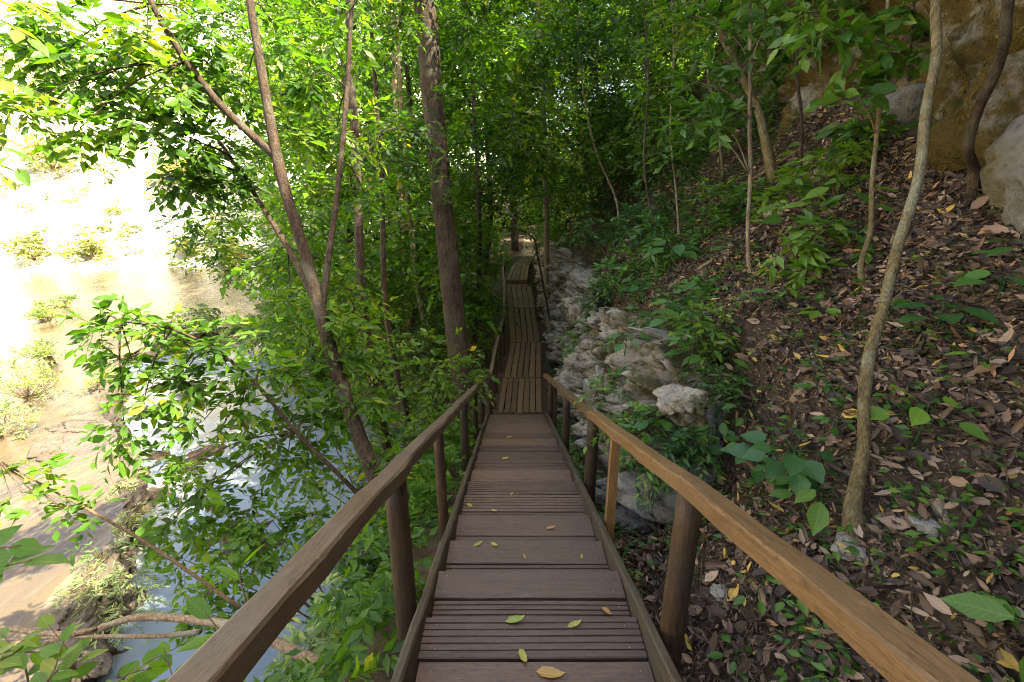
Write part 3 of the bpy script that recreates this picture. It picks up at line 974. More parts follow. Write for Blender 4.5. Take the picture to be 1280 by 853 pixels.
tag(mb.build('river_ledge', M['tufa'], None, (-6, 6, WATER_HI)), 'dark rough rock ledge damming the shallow pool above the blue one', 'rock ledge')
for k, (px, py, sz, lab) in enumerate([(60, 560, .55, 'low wet shelf of rock in the tan shallows'), (95, 535, .5, 'brown rock shelf above the ledge near the small tuft'), (110, 822, .32, 'dark rock at the near end of the river ledge'), (240, 480, .5, 'pale low rock at the far side of the blue pool')]):
    r = ray(px, py); p = r * (WATER_HI / r[2]) + np.array([0, 0, -.05])
    boulder(0, 0, 0, sz, lab, 990 + k, 'tufa', (1.5, .7, .26), 5, 'river rock', None, None, p, 2.0)

# ------------------------------------------------------------------ leafy growth
def in_clearing(c, r):
    c = np.asarray(c); z = c[1] * CP - c[2] * SP
    px, py = 640 + F * c[0] / z, 426.5 + F * (-c[1] * SP - c[2] * CP) / z
    m = .62 * r * F / z
    return 628 - m < px < 684 + m and 292 - m < py < 520 + m and z < 36
def twig_leaves(S, D, L, nl, size, rs, droop=.35, spread=.9, up=.55):
    """leaves along many twigs. S, D: (n,3); L: (n,). returns pos, dir, normal and twig ends"""
    n = len(S)
    t = (np.arange(nl)[None] + rs.uniform(.2, .8, (n, nl))) / nl
    t = .15 + .85 * t
    side = np.where(np.arange(nl)[None] % 2 == 0, 1., -1.) * np.ones((n, 1))
    h = unit(np.cross(D, np.array([0, 0, 1.0])) + 1e-4)
    pos = S[:, None] + D[:, None] * (L[:, None] * t)[..., None] + np.array([0, 0, -1.0]) * (droop * L[:, None] * t ** 2)[..., None]
    d = D[:, None] * .75 + h[:, None] * (side * spread)[..., None] + rs.normal(0, .28, (n, nl, 3)) + np.array([0, 0, -droop * .9]) * t[..., None]
    nn = np.array([0, 0, up]) + rs.normal(0, .33, (n, nl, 3)) + D[:, None] * .1
    return pos.reshape(-1, 3), d.reshape(-1, 3), nn.reshape(-1, 3), S + D * L[:, None] + np.array([0, 0, -1.0]) * (droop * L)[:, None]

def cluster(c, r, ntw, rs, nl=9, size=.11, droop=.35, flat=.75, twl=None, bias=(0, 0, 0)):
    """a clump of twigs round c"""
    D = rs.normal(size=(ntw, 3)) + np.asarray(bias); D[:, 2] *= flat; D = unit(D)
    S = c + D * (r * rs.uniform(.0, .55, (ntw, 1))) + rs.normal(0, r * .12, (ntw, 3))
    L = r * rs.uniform(.45, .85, ntw) if twl is None else twl * rs.uniform(.7, 1.2, ntw)
    return S, D, L

class Plant:
    """a tree or shrub: wood goes to `trunk`, leaves to `crown`; the nearest leaves can be taken out as parts"""
    def __init__(s, name, base, label, cat, group=None, seed=0):
        s.root = empty(name, tuple(base), label, cat, group)
        s.wood = MB(); s.lv = []; s.rs = np.random.default_rng(seed)
    def limb(s, pts, rad, n=None, sides=9, rough=.08):
        tube(s.wood, pts, rad, sides, n or max(6, len(pts) * 5), rough, int(s.rs.integers(1000)))
    def clump(s, c, r, ntw=24, nl=9, size=.11, droop=.35, flat=.75, tint=(.2, .75), stem_from=None, bias=(0, 0, 0), width=1.0, twl=None, twig_r=.003):
        c = np.asarray(c, float)
        S, D, L = cluster(c, r, ntw, s.rs, nl, size, droop, flat, twl, bias)
        p, d, n, E = twig_leaves(S, D, L, nl, size, s.rs, droop)
        k = len(p)
        base_t = s.rs.uniform(*tint)
        tn = np.clip(base_t + s.rs.normal(0, .16, k), 0, .97)
        tn[s.rs.random(k) < .006] = 1.0
        s.lv.append((p, d, n, size * s.rs.uniform(.45, 1.3, k), tn, np.full(k, width)))
        twigs(s.wood, S, S + D * L[:, None] * .5 - np.array([0, 0, 1.]) * (droop * L * .25)[:, None], E, twig_r, twig_r * .4)
        if stem_from is not None:
            f = np.asarray(stem_from, float)
            twigs(s.wood, np.repeat(f[None], ntw, 0), (f + S) / 2 + s.rs.normal(0, r * .1, (ntw, 3)), S, twig_r * 1.6, twig_r)
    def finish(s, wood_mat, leaf_m, lod=LEAF_MID, parts=0, part_lod=LEAF_HI, wood_name='trunk', crown_name='crown'):
        if s.wood.n: s.wood.build(wood_name, wood_mat, s.root, smooth=True)
        p, d, n, sz, tn, wd = (np.concatenate([l[k] for l in s.lv]) for k in range(6))
        if parts:
            zc = p[:, 1] * CP - p[:, 2] * SP
            sx = np.abs(p[:, 0] / np.maximum(zc, .01)); sy = np.abs((-p[:, 1] * SP - p[:, 2] * CP) / np.maximum(zc, .01))
            vis = (zc > .3) & (sx < 1.1) & (sy < .74)
            score = np.where(vis, sz / np.maximum(zc, .3), 0)
            pick = np.argsort(-score)[:parts]
            pick = pick[score[pick] > 0]
            og = np.array(s.root.location)
            for k in pick:
                o = bpy.data.objects.new('leaf', leaf_mesh(part_lod, float(tn[k]), leaf_m))
                o.matrix_basis = leaf_matrix(p[k] - og, d[k], n[k], float(sz[k]), float(wd[k]))
                COL.objects.link(o); o.parent = s.root
            keep = np.ones(len(p), bool); keep[pick] = False
            p, d, n, sz, tn, wd = p[keep], d[keep], n[keep], sz[keep], tn[keep], wd[keep]
        if len(p):
            mb = MB(); leaves(mb, p, d, n, sz, tn, lod, wd)
            c = mb.build(crown_name, leaf_m, s.root)
            c['kind'] = 'stuff'
        return s.root

def gpt(x, y, dz=0.):
    return np.array([x, y, ground1(x, y) + dz])

# --- the big trunk beside the stairs
b = gpt(-1.0, 8.9, -.2)
t = Plant('forest_tree', b, 'thickest straight dark trunk standing just left of the stair rail', 'tree', seed=3)
tp = [b, P(586, 560, 9.6), P(578, 480, 9.5), P(566, 380, 9.2), P(556, 280, 9.0), P(546, 180, 8.8), P(538, 90, 8.6), P(531, 0, 8.4), P(524, -90, 8.2), P(520, -260, 8.2)]
t.limb(tp, [.40, .235, .212, .198, .188, .188, .188, .182, .17, .13], 60, 20, .10)
for (px, py, z, r) in [(480, -40, 7.6, .8), (560, -60, 8.0, 1.0), (620, -50, 8.6, .9), (430, -60, 7.2, .9), (520, -190, 8.0, 1.4), (640, -180, 8.5, 1.3), (400, -180, 7.5, 1.3), (590, 20, 8.8, .6), (500, 30, 7.9, .5)]:
    c = P(px, py, z)
    t.limb([P(524, -20 if py > -80 else -150, 8.35), (c + P(524, -60, 8.3)) / 2 + np.array([0, 0, .2]), c], [.07, .04, .015], 10, 6)
    t.clump(c, r, int(60 * r), 10, .13, .4, tint=(.15, .6))
for (px, py, z) in [(560, 205, 8.6), (548, 120, 8.4)]:
    t.clump(P(px, py, z), .22, 8, 6, .10, .4, tint=(.2, .5))
t.finish(M['bark_dark'], M['leaf'])

# --- the leaning many-stemmed tree over the river
b = gpt(-1.35, 4.0, -.2)
t = Plant('leaning_tree', b, 'slender reddish tree forking over the river with leafy boughs, left of the near rail', 'tree', seed=5)
stem = [b, P(492, 660, 5.0), P(466, 590, 5.0), P(440, 520, 5.0), P(418, 455, 5.0), P(402, 395, 4.95)]
a1 = [P(402, 395, 4.95), P(385, 330, 4.9), P(366, 270, 4.85), P(348, 205, 4.8), P(334, 130, 4.75), P(322, 60, 4.7), P(312, 0, 4.65), P(300, -90, 4.6), P(285, -220, 4.6)]
t.limb(stem + a1[1:], [.17, .090, .080, .074, .070, .068, .058, .054, .054, .047, .042, .038, .033, .02], 66, 12)
a2 = [P(345, 195, 4.8), P(310, 165, 4.75), P(270, 125, 4.7), P(232, 75, 4.6), P(190, 5, 4.5), P(160, -70, 4.4)]
t.limb(a2, [.046, .040, .036, .033, .028, .016], 26, 9)
a3 = [P(402, 392, 4.95), P(408, 340, 5.0), P(418, 270, 5.1), P(426, 200, 5.2), P(434, 110, 5.3), P(440, 0, 5.3), P(446, -90, 5.3)]
t.limb(a3, [.042, .034, .030, .029, .027, .023, .015], 30, 9)
a4 = [P(398, 385, 5.0), P(360, 310, 5.3), P(330, 262, 5.5), P(300, 215, 5.6), P(262, 160, 5.7), P(215, 95, 5.8)]
t.limb(a4, [.036, .032, .028, .025, .02, .01], 26, 8)
a5 = [P(322, 255, 5.5), P(300, 285, 5.3), P(270, 215, 5.2), P(240, 180, 5.0)]
t.limb([P(318, 240, 5.5), P(285, 195, 5.4), P(250, 178, 5.3)], [.022, .016, .008], 10, 6)
bough = [P(470, 640, 5.2), P(420, 590, 5.0), P(370, 540, 4.8), P(320, 480, 4.6), P(270, 438, 4.5), P(215, 412, 4.4), P(150, 402, 4.3)]
t.limb(bough, [.026, .023, .02, .016, .013, .009, .004], 32, 8)
def near_seg(c):
    best, bd = None, 9e9
    for line in (a1, a2, a3, a4, bough, stem):
        for p in line:
            d_ = np.linalg.norm(c - p)
            if d_ < bd: bd, best = d_, p
    return best
CL = [(60, 20, 4.6, 40), (120, 55, 4.6, 42), (185, 45, 4.5, 48), (215, 105, 4.6, 44), (150, 110, 4.7, 40), (100, 110, 4.6, 32), (255, 35, 4.8, 40), (275, 95, 4.9, 40), (215, 165, 4.8, 38), (170, 150, 4.6, 28), (265, 175, 5.2, 36), (245, 225, 5.2, 28), (285, 235, 5.3, 24), (225, 210, 5.0, 22),
      (345, 40, 5.2, 44), (385, 95, 5.3, 44), (420, 40, 5.6, 46), (370, 165, 5.4, 44), (420, 170, 5.6, 44), (455, 240, 5.8, 44), (400, 235, 5.6, 40), (310, 110, 5.3, 34), (340, 330, 5.6, 38), (385, 300, 5.8, 36), (365, 385, 5.6, 44), (330, 420, 5.2, 36), (430, 350, 6, 48), (455, 420, 6, 46),
      (130, 410, 4.3, 30), (175, 398, 4.4, 26), (205, 425, 4.4, 32), (165, 450, 4.4, 26), (250, 430, 4.5, 34), (285, 460, 4.6, 36), (225, 475, 4.5, 36), (180, 500, 4.4, 30), (155, 530, 4.4, 18), (255, 525, 4.6, 30), (300, 510, 4.7, 30), (330, 465, 4.7, 32), (370, 470, 5.0, 40), (240, 580, 4.7, 34), (225, 640, 4.7, 30), (260, 620, 4.8, 24),
      (360, 570, 5.2, 30), (395, 520, 5.2, 36), (455, 500, 5.1, 24), (430, 455, 5.1, 22), (480, 570, 5.2, 24), (425, 400, 5.1, 22), (330, 545, 4.9, 20), (20, 60, 4.6, 34), (70, 75, 4.6, 24), (25, 130, 4.3, 26), (100, 160, 4.4, 24)]
for (px, py, z, rp) in CL:
    c = P(px, py, z); r = rp * z / F * 1.12
    f = near_seg(c)
    mid = (c + f) / 2 + np.array([0, 0, .08])
    t.limb([f, mid, c], [.010, .007, .004], 8, 5, 0)
    sun = px < 300 and py < 200
    t.clump(c, r, int((15 + 36 * r * 1.1) * (.62 if (py > 380 and px < 345) else 1)), 8, .135, .6, .8, (.2, .8), width=1.0, twl=.27)
t.finish(M['bark_red'], M['leaf_sun'], LEAF_MID, 300)

# --- other thin forest stems; (label, base px/py on the ground or xy, pixel line, depth, radii, bark, clumps)
def line_tree(name, label, base, line, radii, mat, clumps, leafm='leaf', seed=0, size=.12, cat='tree', parts=0, group=None, tint=(.15, .7), dens=34, limb_r=.02, droop=.45, nl=9, lod=LEAF_MID, sides=9, width=1.0, zrel=False):
    t = Plant(name, base, label, cat, group, seed)
    zb_ = base[1] * CP - base[2] * SP
    dz_ = zb_ - line[0][2] if zrel else 0.
    line = [(l[0], l[1], l[2] + dz_) for l in line]; clumps = [(l[0], l[1], l[2] + dz_, l[3]) for l in clumps]
    pts = [np.asarray(base, float)] + [P(*l) for l in line]
    t.limb(pts, radii, max(16, 5 * len(pts)), sides, .07)
    for (px, py, z, rp) in clumps:
        c = P(px, py, z); r = rp * z / F
        if in_clearing(c, r) and z > 11: continue
        # joins the stem below the clump
        dz = [np.linalg.norm(q - c) + (.6 if q[2] > c[2] else 0) for q in pts]
        f = pts[int(np.argmin(dz))]
        t.limb([f, (f + c) / 2 + np.array([0, 0, .12 * np.linalg.norm(f - c)]), c], [limb_r, limb_r * .6, limb_r * .3], 8, 5, 0)
        t.clump(c, r, max(8, int(dens * r * 1.3)), nl, size, droop, .8, tint, width=width, twl=min(.34, max(.18, r * .7)))
    return t.finish(M[mat], M[leafm], lod, parts)

line_tree('sapling', 'pale lichen-spotted sapling curving up in front of the right slope, nearest stem', G(1076, 668) - np.array([0, 0, .05]),
          [(1066, 635, 2.30), (1079, 565, 2.3), (1080, 500, 2.32), (1088, 440, 2.38), (1104, 385, 2.42), (1122, 310, 2.5), (1148, 222, 2.55), (1157, 140, 2.6), (1170, 70, 2.65), (1170, 0, 2.7), (1180, -100, 2.8), (1185, -260, 3.0)],
          [.075, .040, .031, .028, .030, .027, .027, .026, .026, .025, .026, .025, .015], 'bark_moss', [(1180, -330, 3.0, 110), (1080, -300, 3.0, 90), (1290, -280, 3.1, 100)], seed=21, zrel=True, sides=12)
line_tree('sapling', 'bent brown stem growing against the foot of the mossy cliff', G(1216, 252) - np.array([0, 0, .05]),
          [(1218, 215, 4.06), (1210, 185, 3.92), (1222, 140, 3.78), (1240, 100, 3.62), (1254, 60, 3.5), (1258, 20, 3.4), (1264, -30, 3.35), (1268, -160, 3.3)],
          [.046, .034, .030, .030, .030, .028, .027, .026, .02], 'bark_red', [(1262, -210, 4.2, 60), (1200, -200, 4.2, 60)], seed=22, zrel=True, sides=10)
line_tree('sapling', 'thin upright stem with drooping leaves in the middle of the slope', G(1082, 362) - np.array([0, 0, .05]),
          [(1076, 330, 4.3), (1088, 290, 4.3), (1090, 230, 4.3), (1096, 170, 4.3), (1102, 100, 4.3), (1108, 40, 4.3), (1112, -60, 4.3)],
          [.026, .021, .019, .018, .017, .016, .014, .01], 'bark_moss', [(1030, 35, 4.2, 26), (1078, 50, 4.2, 26), (1120, 65, 4.2, 20), (1062, 110, 4.2, 22), (1010, 15, 4.4, 30), (1120, 10, 4.2, 24), (1080, -60, 4.3, 40)], 'leaf_slope', 23, .15, zrel=True, parts=60, dens=26, limb_r=.007, nl=7, lod=LEAF_HI)
line_tree('sapling', 'very straight thin pole stem left of the drooping-leaved sapling', G(942, 345) - np.array([0, 0, .05]),
          [(936, 330, 6.3), (935, 280, 6.3), (938, 220, 6.2), (937, 150, 6.2), (938, 80, 6.2), (938, 0, 6.2), (938, -90, 6.2)],
          [.034, .024, .021, .021, .021, .02, .018, .014], 'bark_pale', [(905, 40, 6.0, 44), (880, 105, 6, 40), (900, 150, 6, 30), (960, 30, 6, 30), (865, 150, 6, 26), (930, -50, 6, 60)], 'leaf_slope', 24, .16, zrel=True, parts=60, dens=30, limb_r=.01, nl=7)
line_tree('sapling', 'forked leaning stem behind the thin pole on the slope', G(968, 225) - np.array([0, 0, .05]),
          [(955, 170, 7.3), (948, 140, 7.3), (925, 90, 7.2), (900, 40, 7.1), (880, -20, 7.0), (860, -80, 7)],
          [.07, .06, .055, .05, .045, .04, .03], 'bark_moss', [(860, 20, 7, 44), (900, -30, 7, 50), (840, 60, 7, 40), (820, 110, 7, 36), (990, 60, 7.5, 34), (1000, 20, 8, 40)], 'leaf', 25, .15, zrel=True)
line_tree('forest_tree', 'pair-stemmed pale thin tree rising beyond the bend of the boardwalk', gpt(1.3, 17.5, -.2) * 1.0,
          [(683, 300, 17.5), (682, 230, 17), (680, 150, 16.5), (676, 80, 16), (672, 0, 16), (668, -80, 16)],
          [.12, .10, .095, .09, .085, .08, .06], 'bark_pale', [(700, -30, 16, 60), (640, -40, 16, 60), (740, 40, 15.5, 50), (630, 60, 16, 45), (720, 110, 15.5, 40)], 'leaf', 26, .17, lod=LEAF_LO, limb_r=.03)
line_tree('forest_tree', 'thin dark sapling arching over the far boardwalk', gpt(1.35, 15.6, -.1),
          [(672, 320, 15.5), (668, 300, 15.4), (655, 290, 15.2), (630, 285, 15), (610, 292, 15)], [.04, .03, .028, .02, .015, .008], 'bark_dark', [(620, 280, 15, 22), (655, 275, 15.2, 20)], 'leaf', 27, .13, limb_r=.008)
for k, (px, py, tops, lab, bk, r) in enumerate([
    (1000, 215, [(1002, 150), (995, 80), (1005, 0), (1010, -90)], 'thin crooked stem beneath the cliff left of the drooping sapling', 'bark_dark', .022),
    (905, 225, [(898, 160), (885, 90), (890, 0), (880, -90)], 'slender mossy stem left of the forked leaning stem', 'bark_moss', .026),
    (850, 300, [(845, 240), (838, 160), (842, 60), (835, -80)], 'whip-thin stem above the rock wall', 'bark_pale', .018),
    (830, 330, [(815, 270), (805, 200), (810, 90), (800, -60)], 'thin leaning stem at the brow of the wall', 'bark_dark', .022),
    (775, 300, [(770, 250), (745, 190), (730, 120), (720, 20)], 'yellow-barked sapling leaning left over the far wall', 'bark_moss', .03),
    (1140, 135, [(1135, 80), (1142, 20), (1138, -70)], 'short stem in front of the cliff right of the drooping sapling', 'bark_red', .018)]):
    g_ = G(px, py)
    rs_ = random.Random(k + 50)
    cl = [(px + rs_.uniform(-60, 60), rs_.uniform(-40, max(60, py - 110)), 5.0, rs_.uniform(20, 34)) for q in range(6 if k != 5 else 2)]
    line_tree('sapling', lab, g_ - np.array([0, 0, .05]), [(a_, b_, 5.0) for a_, b_ in tops], [r * 1.4, r, r * .9, r * .8, r * .5][:len(tops) + 1], bk, cl, 'leaf_slope', 140 + k, .15, zrel=True, dens=30, limb_r=.008, nl=7, tint=(.15, .8))
stems = [(-2.0, 7.2, 455, 420, 'crooked brown stem between the leaning tree and the thick trunk', 'bark_dark', .07, 6.9), (-1.9, 8.4, 480, 400, 'slim dark stem close behind the crooked stem', 'bark_dark', .05, 8.3),
         (-1.7, 10.5, 520, 380, 'mossy thin stem left of the thick trunk', 'bark_moss', .06, 10.6), (-2.8, 12.5, 505, 300, 'pale stem deep in the riverside thicket', 'bark_pale', .08, 13), (-1.2, 13.5, 604, 330, 'thin stem right behind the thick trunk', 'bark_dark', .07, 13.8),
         (-1.4, 18, 610, 280, 'thin dark stem left of the far boardwalk', 'bark_dark', .10, 18.5), (-3.6, 16, 520, 250, 'leaning stem in the shaded thicket behind the trunk', 'bark_dark', .10, 16.6), (-5.0, 13, 440, 260, 'twin dark stem behind the reddish leaning tree', 'bark_dark', .09, 13.6),
         (2.6, 19, 735, 250, 'yellowish thin stem above the far rock wall', 'bark_moss', .06, 19), (3.4, 21, 760, 210, 'dark stem at the top of the far wall', 'bark_dark', .09, 21), (4.6, 17, 812, 120, 'grey stem high on the wooded slope', 'bark_pale', .09, 16.5), (.2, 31, 640, 240, 'dark tree at the far bend of the path', 'bark_dark', .2, 30.5), (2.5, 33, 690, 220, 'dark tree right of the far path', 'bark_dark', .2, 32.5)]
for k, (x, y, px, py, lab, bk, r, z) in enumerate(stems):
    rs = random.Random(k)
    base = gpt(x, y, -.15)
    ptop = P(px + rs.uniform(-30, 10), -60, z)
    pm = P(px, py, z)
    zb = base
    line = [(px + rs.uniform(-6, 6), (py - 0), z), (px - 8 + rs.uniform(-8, 8), py * .5, z), (px - 14 + rs.uniform(-14, 8), -40, z)]
    cl = []
    for q in range(9):
        cl.append((px + rs.uniform(-90, 90) * min(1.4, 9 / z), rs.uniform(-60, py + 60), z + rs.uniform(-.8, .8), rs.uniform(34, 60) * min(1.3, 9 / z)))
    line_tree('forest_tree', lab, base, line, [r * 1.25, r, r * .85, r * .6], bk, cl, 'leaf', 40 + k, .13 if z < 12 else .17, lod=LEAF_MID if z < 12 else LEAF_LO, limb_r=r * .25, dens=32)

# --- shrubs of the steep bank, left of and below the rail
def shrub(name, label, x, y, clumps, leafm='leaf', seed=0, size=.11, parts=0, tint=(.2, .7), stems=5, droop=.5, nl=9, dens=40, width=1.0, cat='shrub', lod=LEAF_MID, wood='twig', sr=.012):
    b = gpt(x, y, -.05)
    t = Plant(name, b, label, cat, None, seed)
    for (px, py, z, rp) in clumps:
        c = P(px, py, z); r = rp * z / F
        mid = b * .5 + c * .5 + np.array([0, 0, .18]) + t.rs.normal(0, .05, 3)
        t.limb([b, mid, c], [sr, sr * .7, sr * .3], 10, 5, 0)
        t.clump(c, r, max(10, int(dens * r * 1.5)), nl, size, droop, .8, tint, width=width, twl=min(.32, max(.16, r * .65)))
    return t.finish(M[wood], M[leafm], lod, parts, wood_name='stem')

shrub('bank_shrub', 'feathery pale shrub directly below the near left rail', -1.2, 2.9, [(440, 800, 3.5, 60), (400, 770, 3.7, 45), (470, 760, 3.7, 45), (480, 830, 3.2, 45), (420, 850, 3.3, 50), (380, 820, 3.5, 40)], 'fern', 61, .13, 70, (.2, .75), nl=12, width=.55, droop=.8)
shrub('bank_shrub', 'dark green bush at the foot of the near left post', -1.1, 3.6, [(480, 720, 4.2, 45), (450, 690, 4.4, 40), (505, 780, 3.8, 34), (470, 650, 4.7, 36)], 'leaf', 62, .11, 80, (.1, .6))
shrub('bank_shrub', 'bright bush leaning over the blue pool below the rail', -2.0, 4.4, [(300, 690, 4.7, 45), (340, 650, 4.9, 42), (385, 640, 5.0, 42), (270, 730, 4.5, 36), (350, 720, 4.6, 40), (410, 690, 4.7, 36), (310, 640, 5, 30)], 'leaf_sun', 63, .11, 150, (.25, .8))
shrub('bank_shrub', 'drooping bush at the water edge under the hanging bough', -2.4, 5.2, [(230, 700, 5.2, 36), (200, 660, 5.4, 26), (260, 660, 5.3, 34), (220, 590, 5.4, 28), (250, 765, 4.8, 32), (290, 780, 4.6, 34)], 'leaf_sun', 64, .11, 100, (.3, .85))
shrub('bank_shrub', 'shaded bush between the rail posts halfway down the stairs', -1.1, 5.6, [(530, 600, 6.0, 40), (500, 560, 6.2, 40), (545, 540, 6.4, 34), (515, 640, 5.6, 34), (480, 600, 6, 36)], 'leaf', 65, .11, 60, (.15, .6))
shrub('bank_shrub', 'leafy bush behind the reddish trunk at rail height', -2.2, 6.6, [(430, 580, 6.8, 44), (460, 530, 7, 40), (410, 540, 7, 40), (400, 470, 7.2, 44), (445, 465, 7.2, 40), (380, 600, 6.6, 34)], 'leaf', 66, .11, 60, (.25, .75))
shrub('bank_shrub', 'low bush by the boardwalk start at the stair foot', -1.9, 8.2, [(535, 520, 8.8, 30), (508, 470, 9.4, 30), (520, 500, 9.2, 34), (500, 430, 9.6, 34)], 'leaf', 67, .12, 0, (.2, .65))
shrub('bank_shrub', 'tall bush filling the gap left of the thick trunk', -2.2, 9.4, [(500, 440, 10, 50), (480, 380, 10.4, 48), (520, 350, 10.6, 44), (450, 330, 10.6, 48), (500, 300, 10.8, 48), (430, 400, 10.2, 44), (540, 400, 10.2, 36)], 'leaf', 68, .13, 0, (.25, .8))
shrub('bank_shrub', 'yellow-green bush at the far edge of the blue pool', -6.8, 15.5, [(330, 400, 16.5, 34), (370, 380, 16.5, 36), (300, 410, 16.5, 26), (400, 410, 16, 34), (350, 340, 17, 40), (250, 395, 17, 30), (220, 410, 17, 22)], 'fern', 69, .2, 0, (.4, 1.0), lod=LEAF_LO, sr=.03)
shrub('bank_shrub', 'bush left of the boardwalk rail beyond the thick trunk', -1.3, 12, [(600, 430, 12.5, 30), (615, 390, 12.8, 26), (590, 360, 13, 34), (610, 330, 13.4, 30)], 'leaf', 70, .14, 0, (.2, .65))
shrub('bank_shrub', 'bush left of the far boardwalk section', -1.2, 16.5, [(598, 350, 17, 24), (592, 310, 17.3, 28), (604, 290, 17.8, 22), (586, 270, 17.5, 34)], 'leaf', 71, .16, 0, (.3, .8), lod=LEAF_LO)

# --- low branch and big foreground leaves on the left
t = Plant('overhanging_branch', P(250, 720, 4.2), 'long thin bare branch reaching over the ledge from the lower bushes', 'branch', seed=81)
br = [P(300, 760, 4.3), P(200, 690, 4.2), P(130, 648, 4.1), P(60, 610, 4.05), P(0, 578, 4.0), P(-60, 555, 4.0)]
t.limb(br, [.02, .016, .013, .010, .008, .004], 24, 6, 0)
for (px, py, z, rp) in [(50, 585, 4, 22), (20, 615, 4, 24), (45, 630, 3.9, 20), (120, 640, 4.1, 20), (0, 600, 4, 20), (85, 640, 4.1, 14)]:
    c = P(px, py, z)
    t.clump(c, rp * z / F, 7, 6, .105, .5, .7, (.4, .85), stem_from=br[2] if px > 90 else br[4], twl=.16, twig_r=.0011)
t.finish(M['twig'], M['leaf_sun'], LEAF_HI, 120, wood_name='stem')

def big_leaf_sprig(name, label, root, sprigs, size, matk, seed, cat='branch', tint=(.3, .8), shape=LEAF_HI, width=1.15, stem_r=.006, wood='twig'):
    """sprigs: pixel polylines with depth; leaves sit along each of them, every leaf a part"""
    root = np.asarray(root, float)
    t = empty(name, tuple(root), label, cat)
    rs = np.random.default_rng(seed)
    for (pts, nleaf) in sprigs:
        mb = MB()
        Pn, _ = smooth_path([P(*q) for q in pts], [1] * len(pts), 20)
        tube(mb, Pn, np.linspace(stem_r, stem_r * .35, 20), 6)
        mb.build('stem', M[wood], t, smooth=True)
        for k in range(nleaf):
            f = .2 + .8 * (k + .6) / nleaf
            i = min(18, int(f * 19)); p = Pn[i]
            tdir = unit(Pn[i + 1] - Pn[i])
            side = unit(np.cross(tdir, np.array([0, 0, 1.0])))
            d = tdir * .6 + side * (1 if k % 2 else -1) * .85 + rs.normal(0, .15, 3) + np.array([0, 0, -.25])
            if k == nleaf - 1: d = tdir + np.array([0, 0, -.2])
            sz = size * rs.uniform(.75, 1.15)
            o = bpy.data.objects.new('leaf', leaf_mesh(shape, float(rs.uniform(*tint)), M[matk]))
            o.matrix_basis = leaf_matrix(p - root, d, np.array([0, 0, 1.0]) + rs.normal(0, .25, 3), sz, width)
            COL.objects.link(o); o.parent = t
    return t
big_leaf_sprig('leafy_branch', 'big bright leaves reaching in at the picture edge above the fallen bough', P(-40, 720, 1.9), [([(-60, 760, 1.9), (-10, 715, 1.9), (40, 700, 1.9)], 4), ([(-60, 720, 1.95), (-20, 690, 1.95), (25, 682, 1.95)], 3)], .17, 'leaf_sun', 91, tint=(.5, .7), width=1.3)
big_leaf_sprig('leafy_branch', 'sprays of fresh green leaves rising along the bottom left corner', P(60, 900, 2.4), [([(40, 900, 2.3), (30, 830, 2.4), (0, 790, 2.5)], 6), ([(70, 910, 2.3), (90, 830, 2.4), (60, 780, 2.5)], 7), ([(110, 910, 2.3), (150, 850, 2.4), (190, 835, 2.5)], 6), ([(20, 900, 2.2), (50, 860, 2.3), (110, 820, 2.4)], 6), ([(150, 900, 2.5), (170, 840, 2.6), (240, 800, 2.7)], 5), ([(-20, 880, 2.3), (-10, 830, 2.3), (30, 800, 2.4)], 7), ([(0, 900, 2.1), (60, 850, 2.2), (80, 800, 2.3)], 8), ([(100, 900, 2.2), (130, 870, 2.3), (170, 850, 2.4)], 6), ([(180, 900, 2.4), (215, 860, 2.5), (205, 810, 2.6)], 6), ([(-40, 860, 2.2), (10, 820, 2.3), (60, 815, 2.4)], 7)], .125, 'leaf_sun', 92, tint=(.55, .95), width=1.2)
big_leaf_sprig('leafy_branch', 'pair of long pale upright leaves beside the near left rail', P(290, 800, 2.3), [([(300, 830, 2.2), (275, 790, 2.25), (255, 765, 2.3)], 2), ([(310, 760, 2.5), (300, 720, 2.5), (308, 700, 2.5)], 2)], .20, 'leaf_sun', 93, tint=(.5, .8), width=.75)
big_leaf_sprig('leafy_branch', 'yellow-green leaf sprays hanging in from the top left corner', P(-60, 60, 2.6), [([(-60, 20, 2.6), (0, 25, 2.6), (40, 50, 2.6)], 7), ([(-60, 90, 2.6), (0, 100, 2.6), (60, 120, 2.7)], 8), ([(-60, 150, 2.5), (-10, 170, 2.5), (25, 215, 2.5)], 7), ([(-60, -10, 2.8), (20, 0, 2.8), (70, 20, 2.9)], 7), ([(-60, 190, 2.5), (-20, 200, 2.5), (10, 225, 2.5)], 5)], .13, 'leaf_sun', 94, tint=(.55, .95), width=1.1)
big_leaf_sprig('leafy_branch', 'one large dark leaf hanging at the top before the light brown limb', P(440, 0, 2.6), [([(470, -40, 2.6), (440, 10, 2.6), (420, 28, 2.6)], 1)], .16, 'leaf', 95, tint=(.45, .55), width=.9)

# dead bough over the bottom left
t = empty('fallen_bough', tuple(P(240, 775, 3.6)), 'bare twisted sunlit bough lying across the bottom left above the water', 'branch')
mb = MB()
tube(mb, [P(520, 880, 3.2), P(440, 850, 3.2), P(370, 815, 3.3), P(300, 785, 3.5), P(240, 775, 3.6), P(170, 772, 3.6), P(110, 790, 3.5), P(60, 792, 3.5), P(-20, 782, 3.5), P(-80, 770, 3.5)], [.04, .038, .036, .033, .030, .026, .022, .019, .016, .01], 9, 48, .12, 5)
tube(mb, [P(250, 790, 3.7), P(200, 795, 3.7), P(120, 796, 3.7), P(60, 798, 3.7), P(0, 800, 3.7)], [.02, .018, .014, .01, .006], 8, 24, .12, 6)
tube(mb, [P(120, 786, 3.5), P(70, 800, 3.3), P(30, 815, 3.2)], [.02, .015, .008], 7, 12, .1, 7)
mb.build('limb', M['bark_pale'], t, smooth=True)

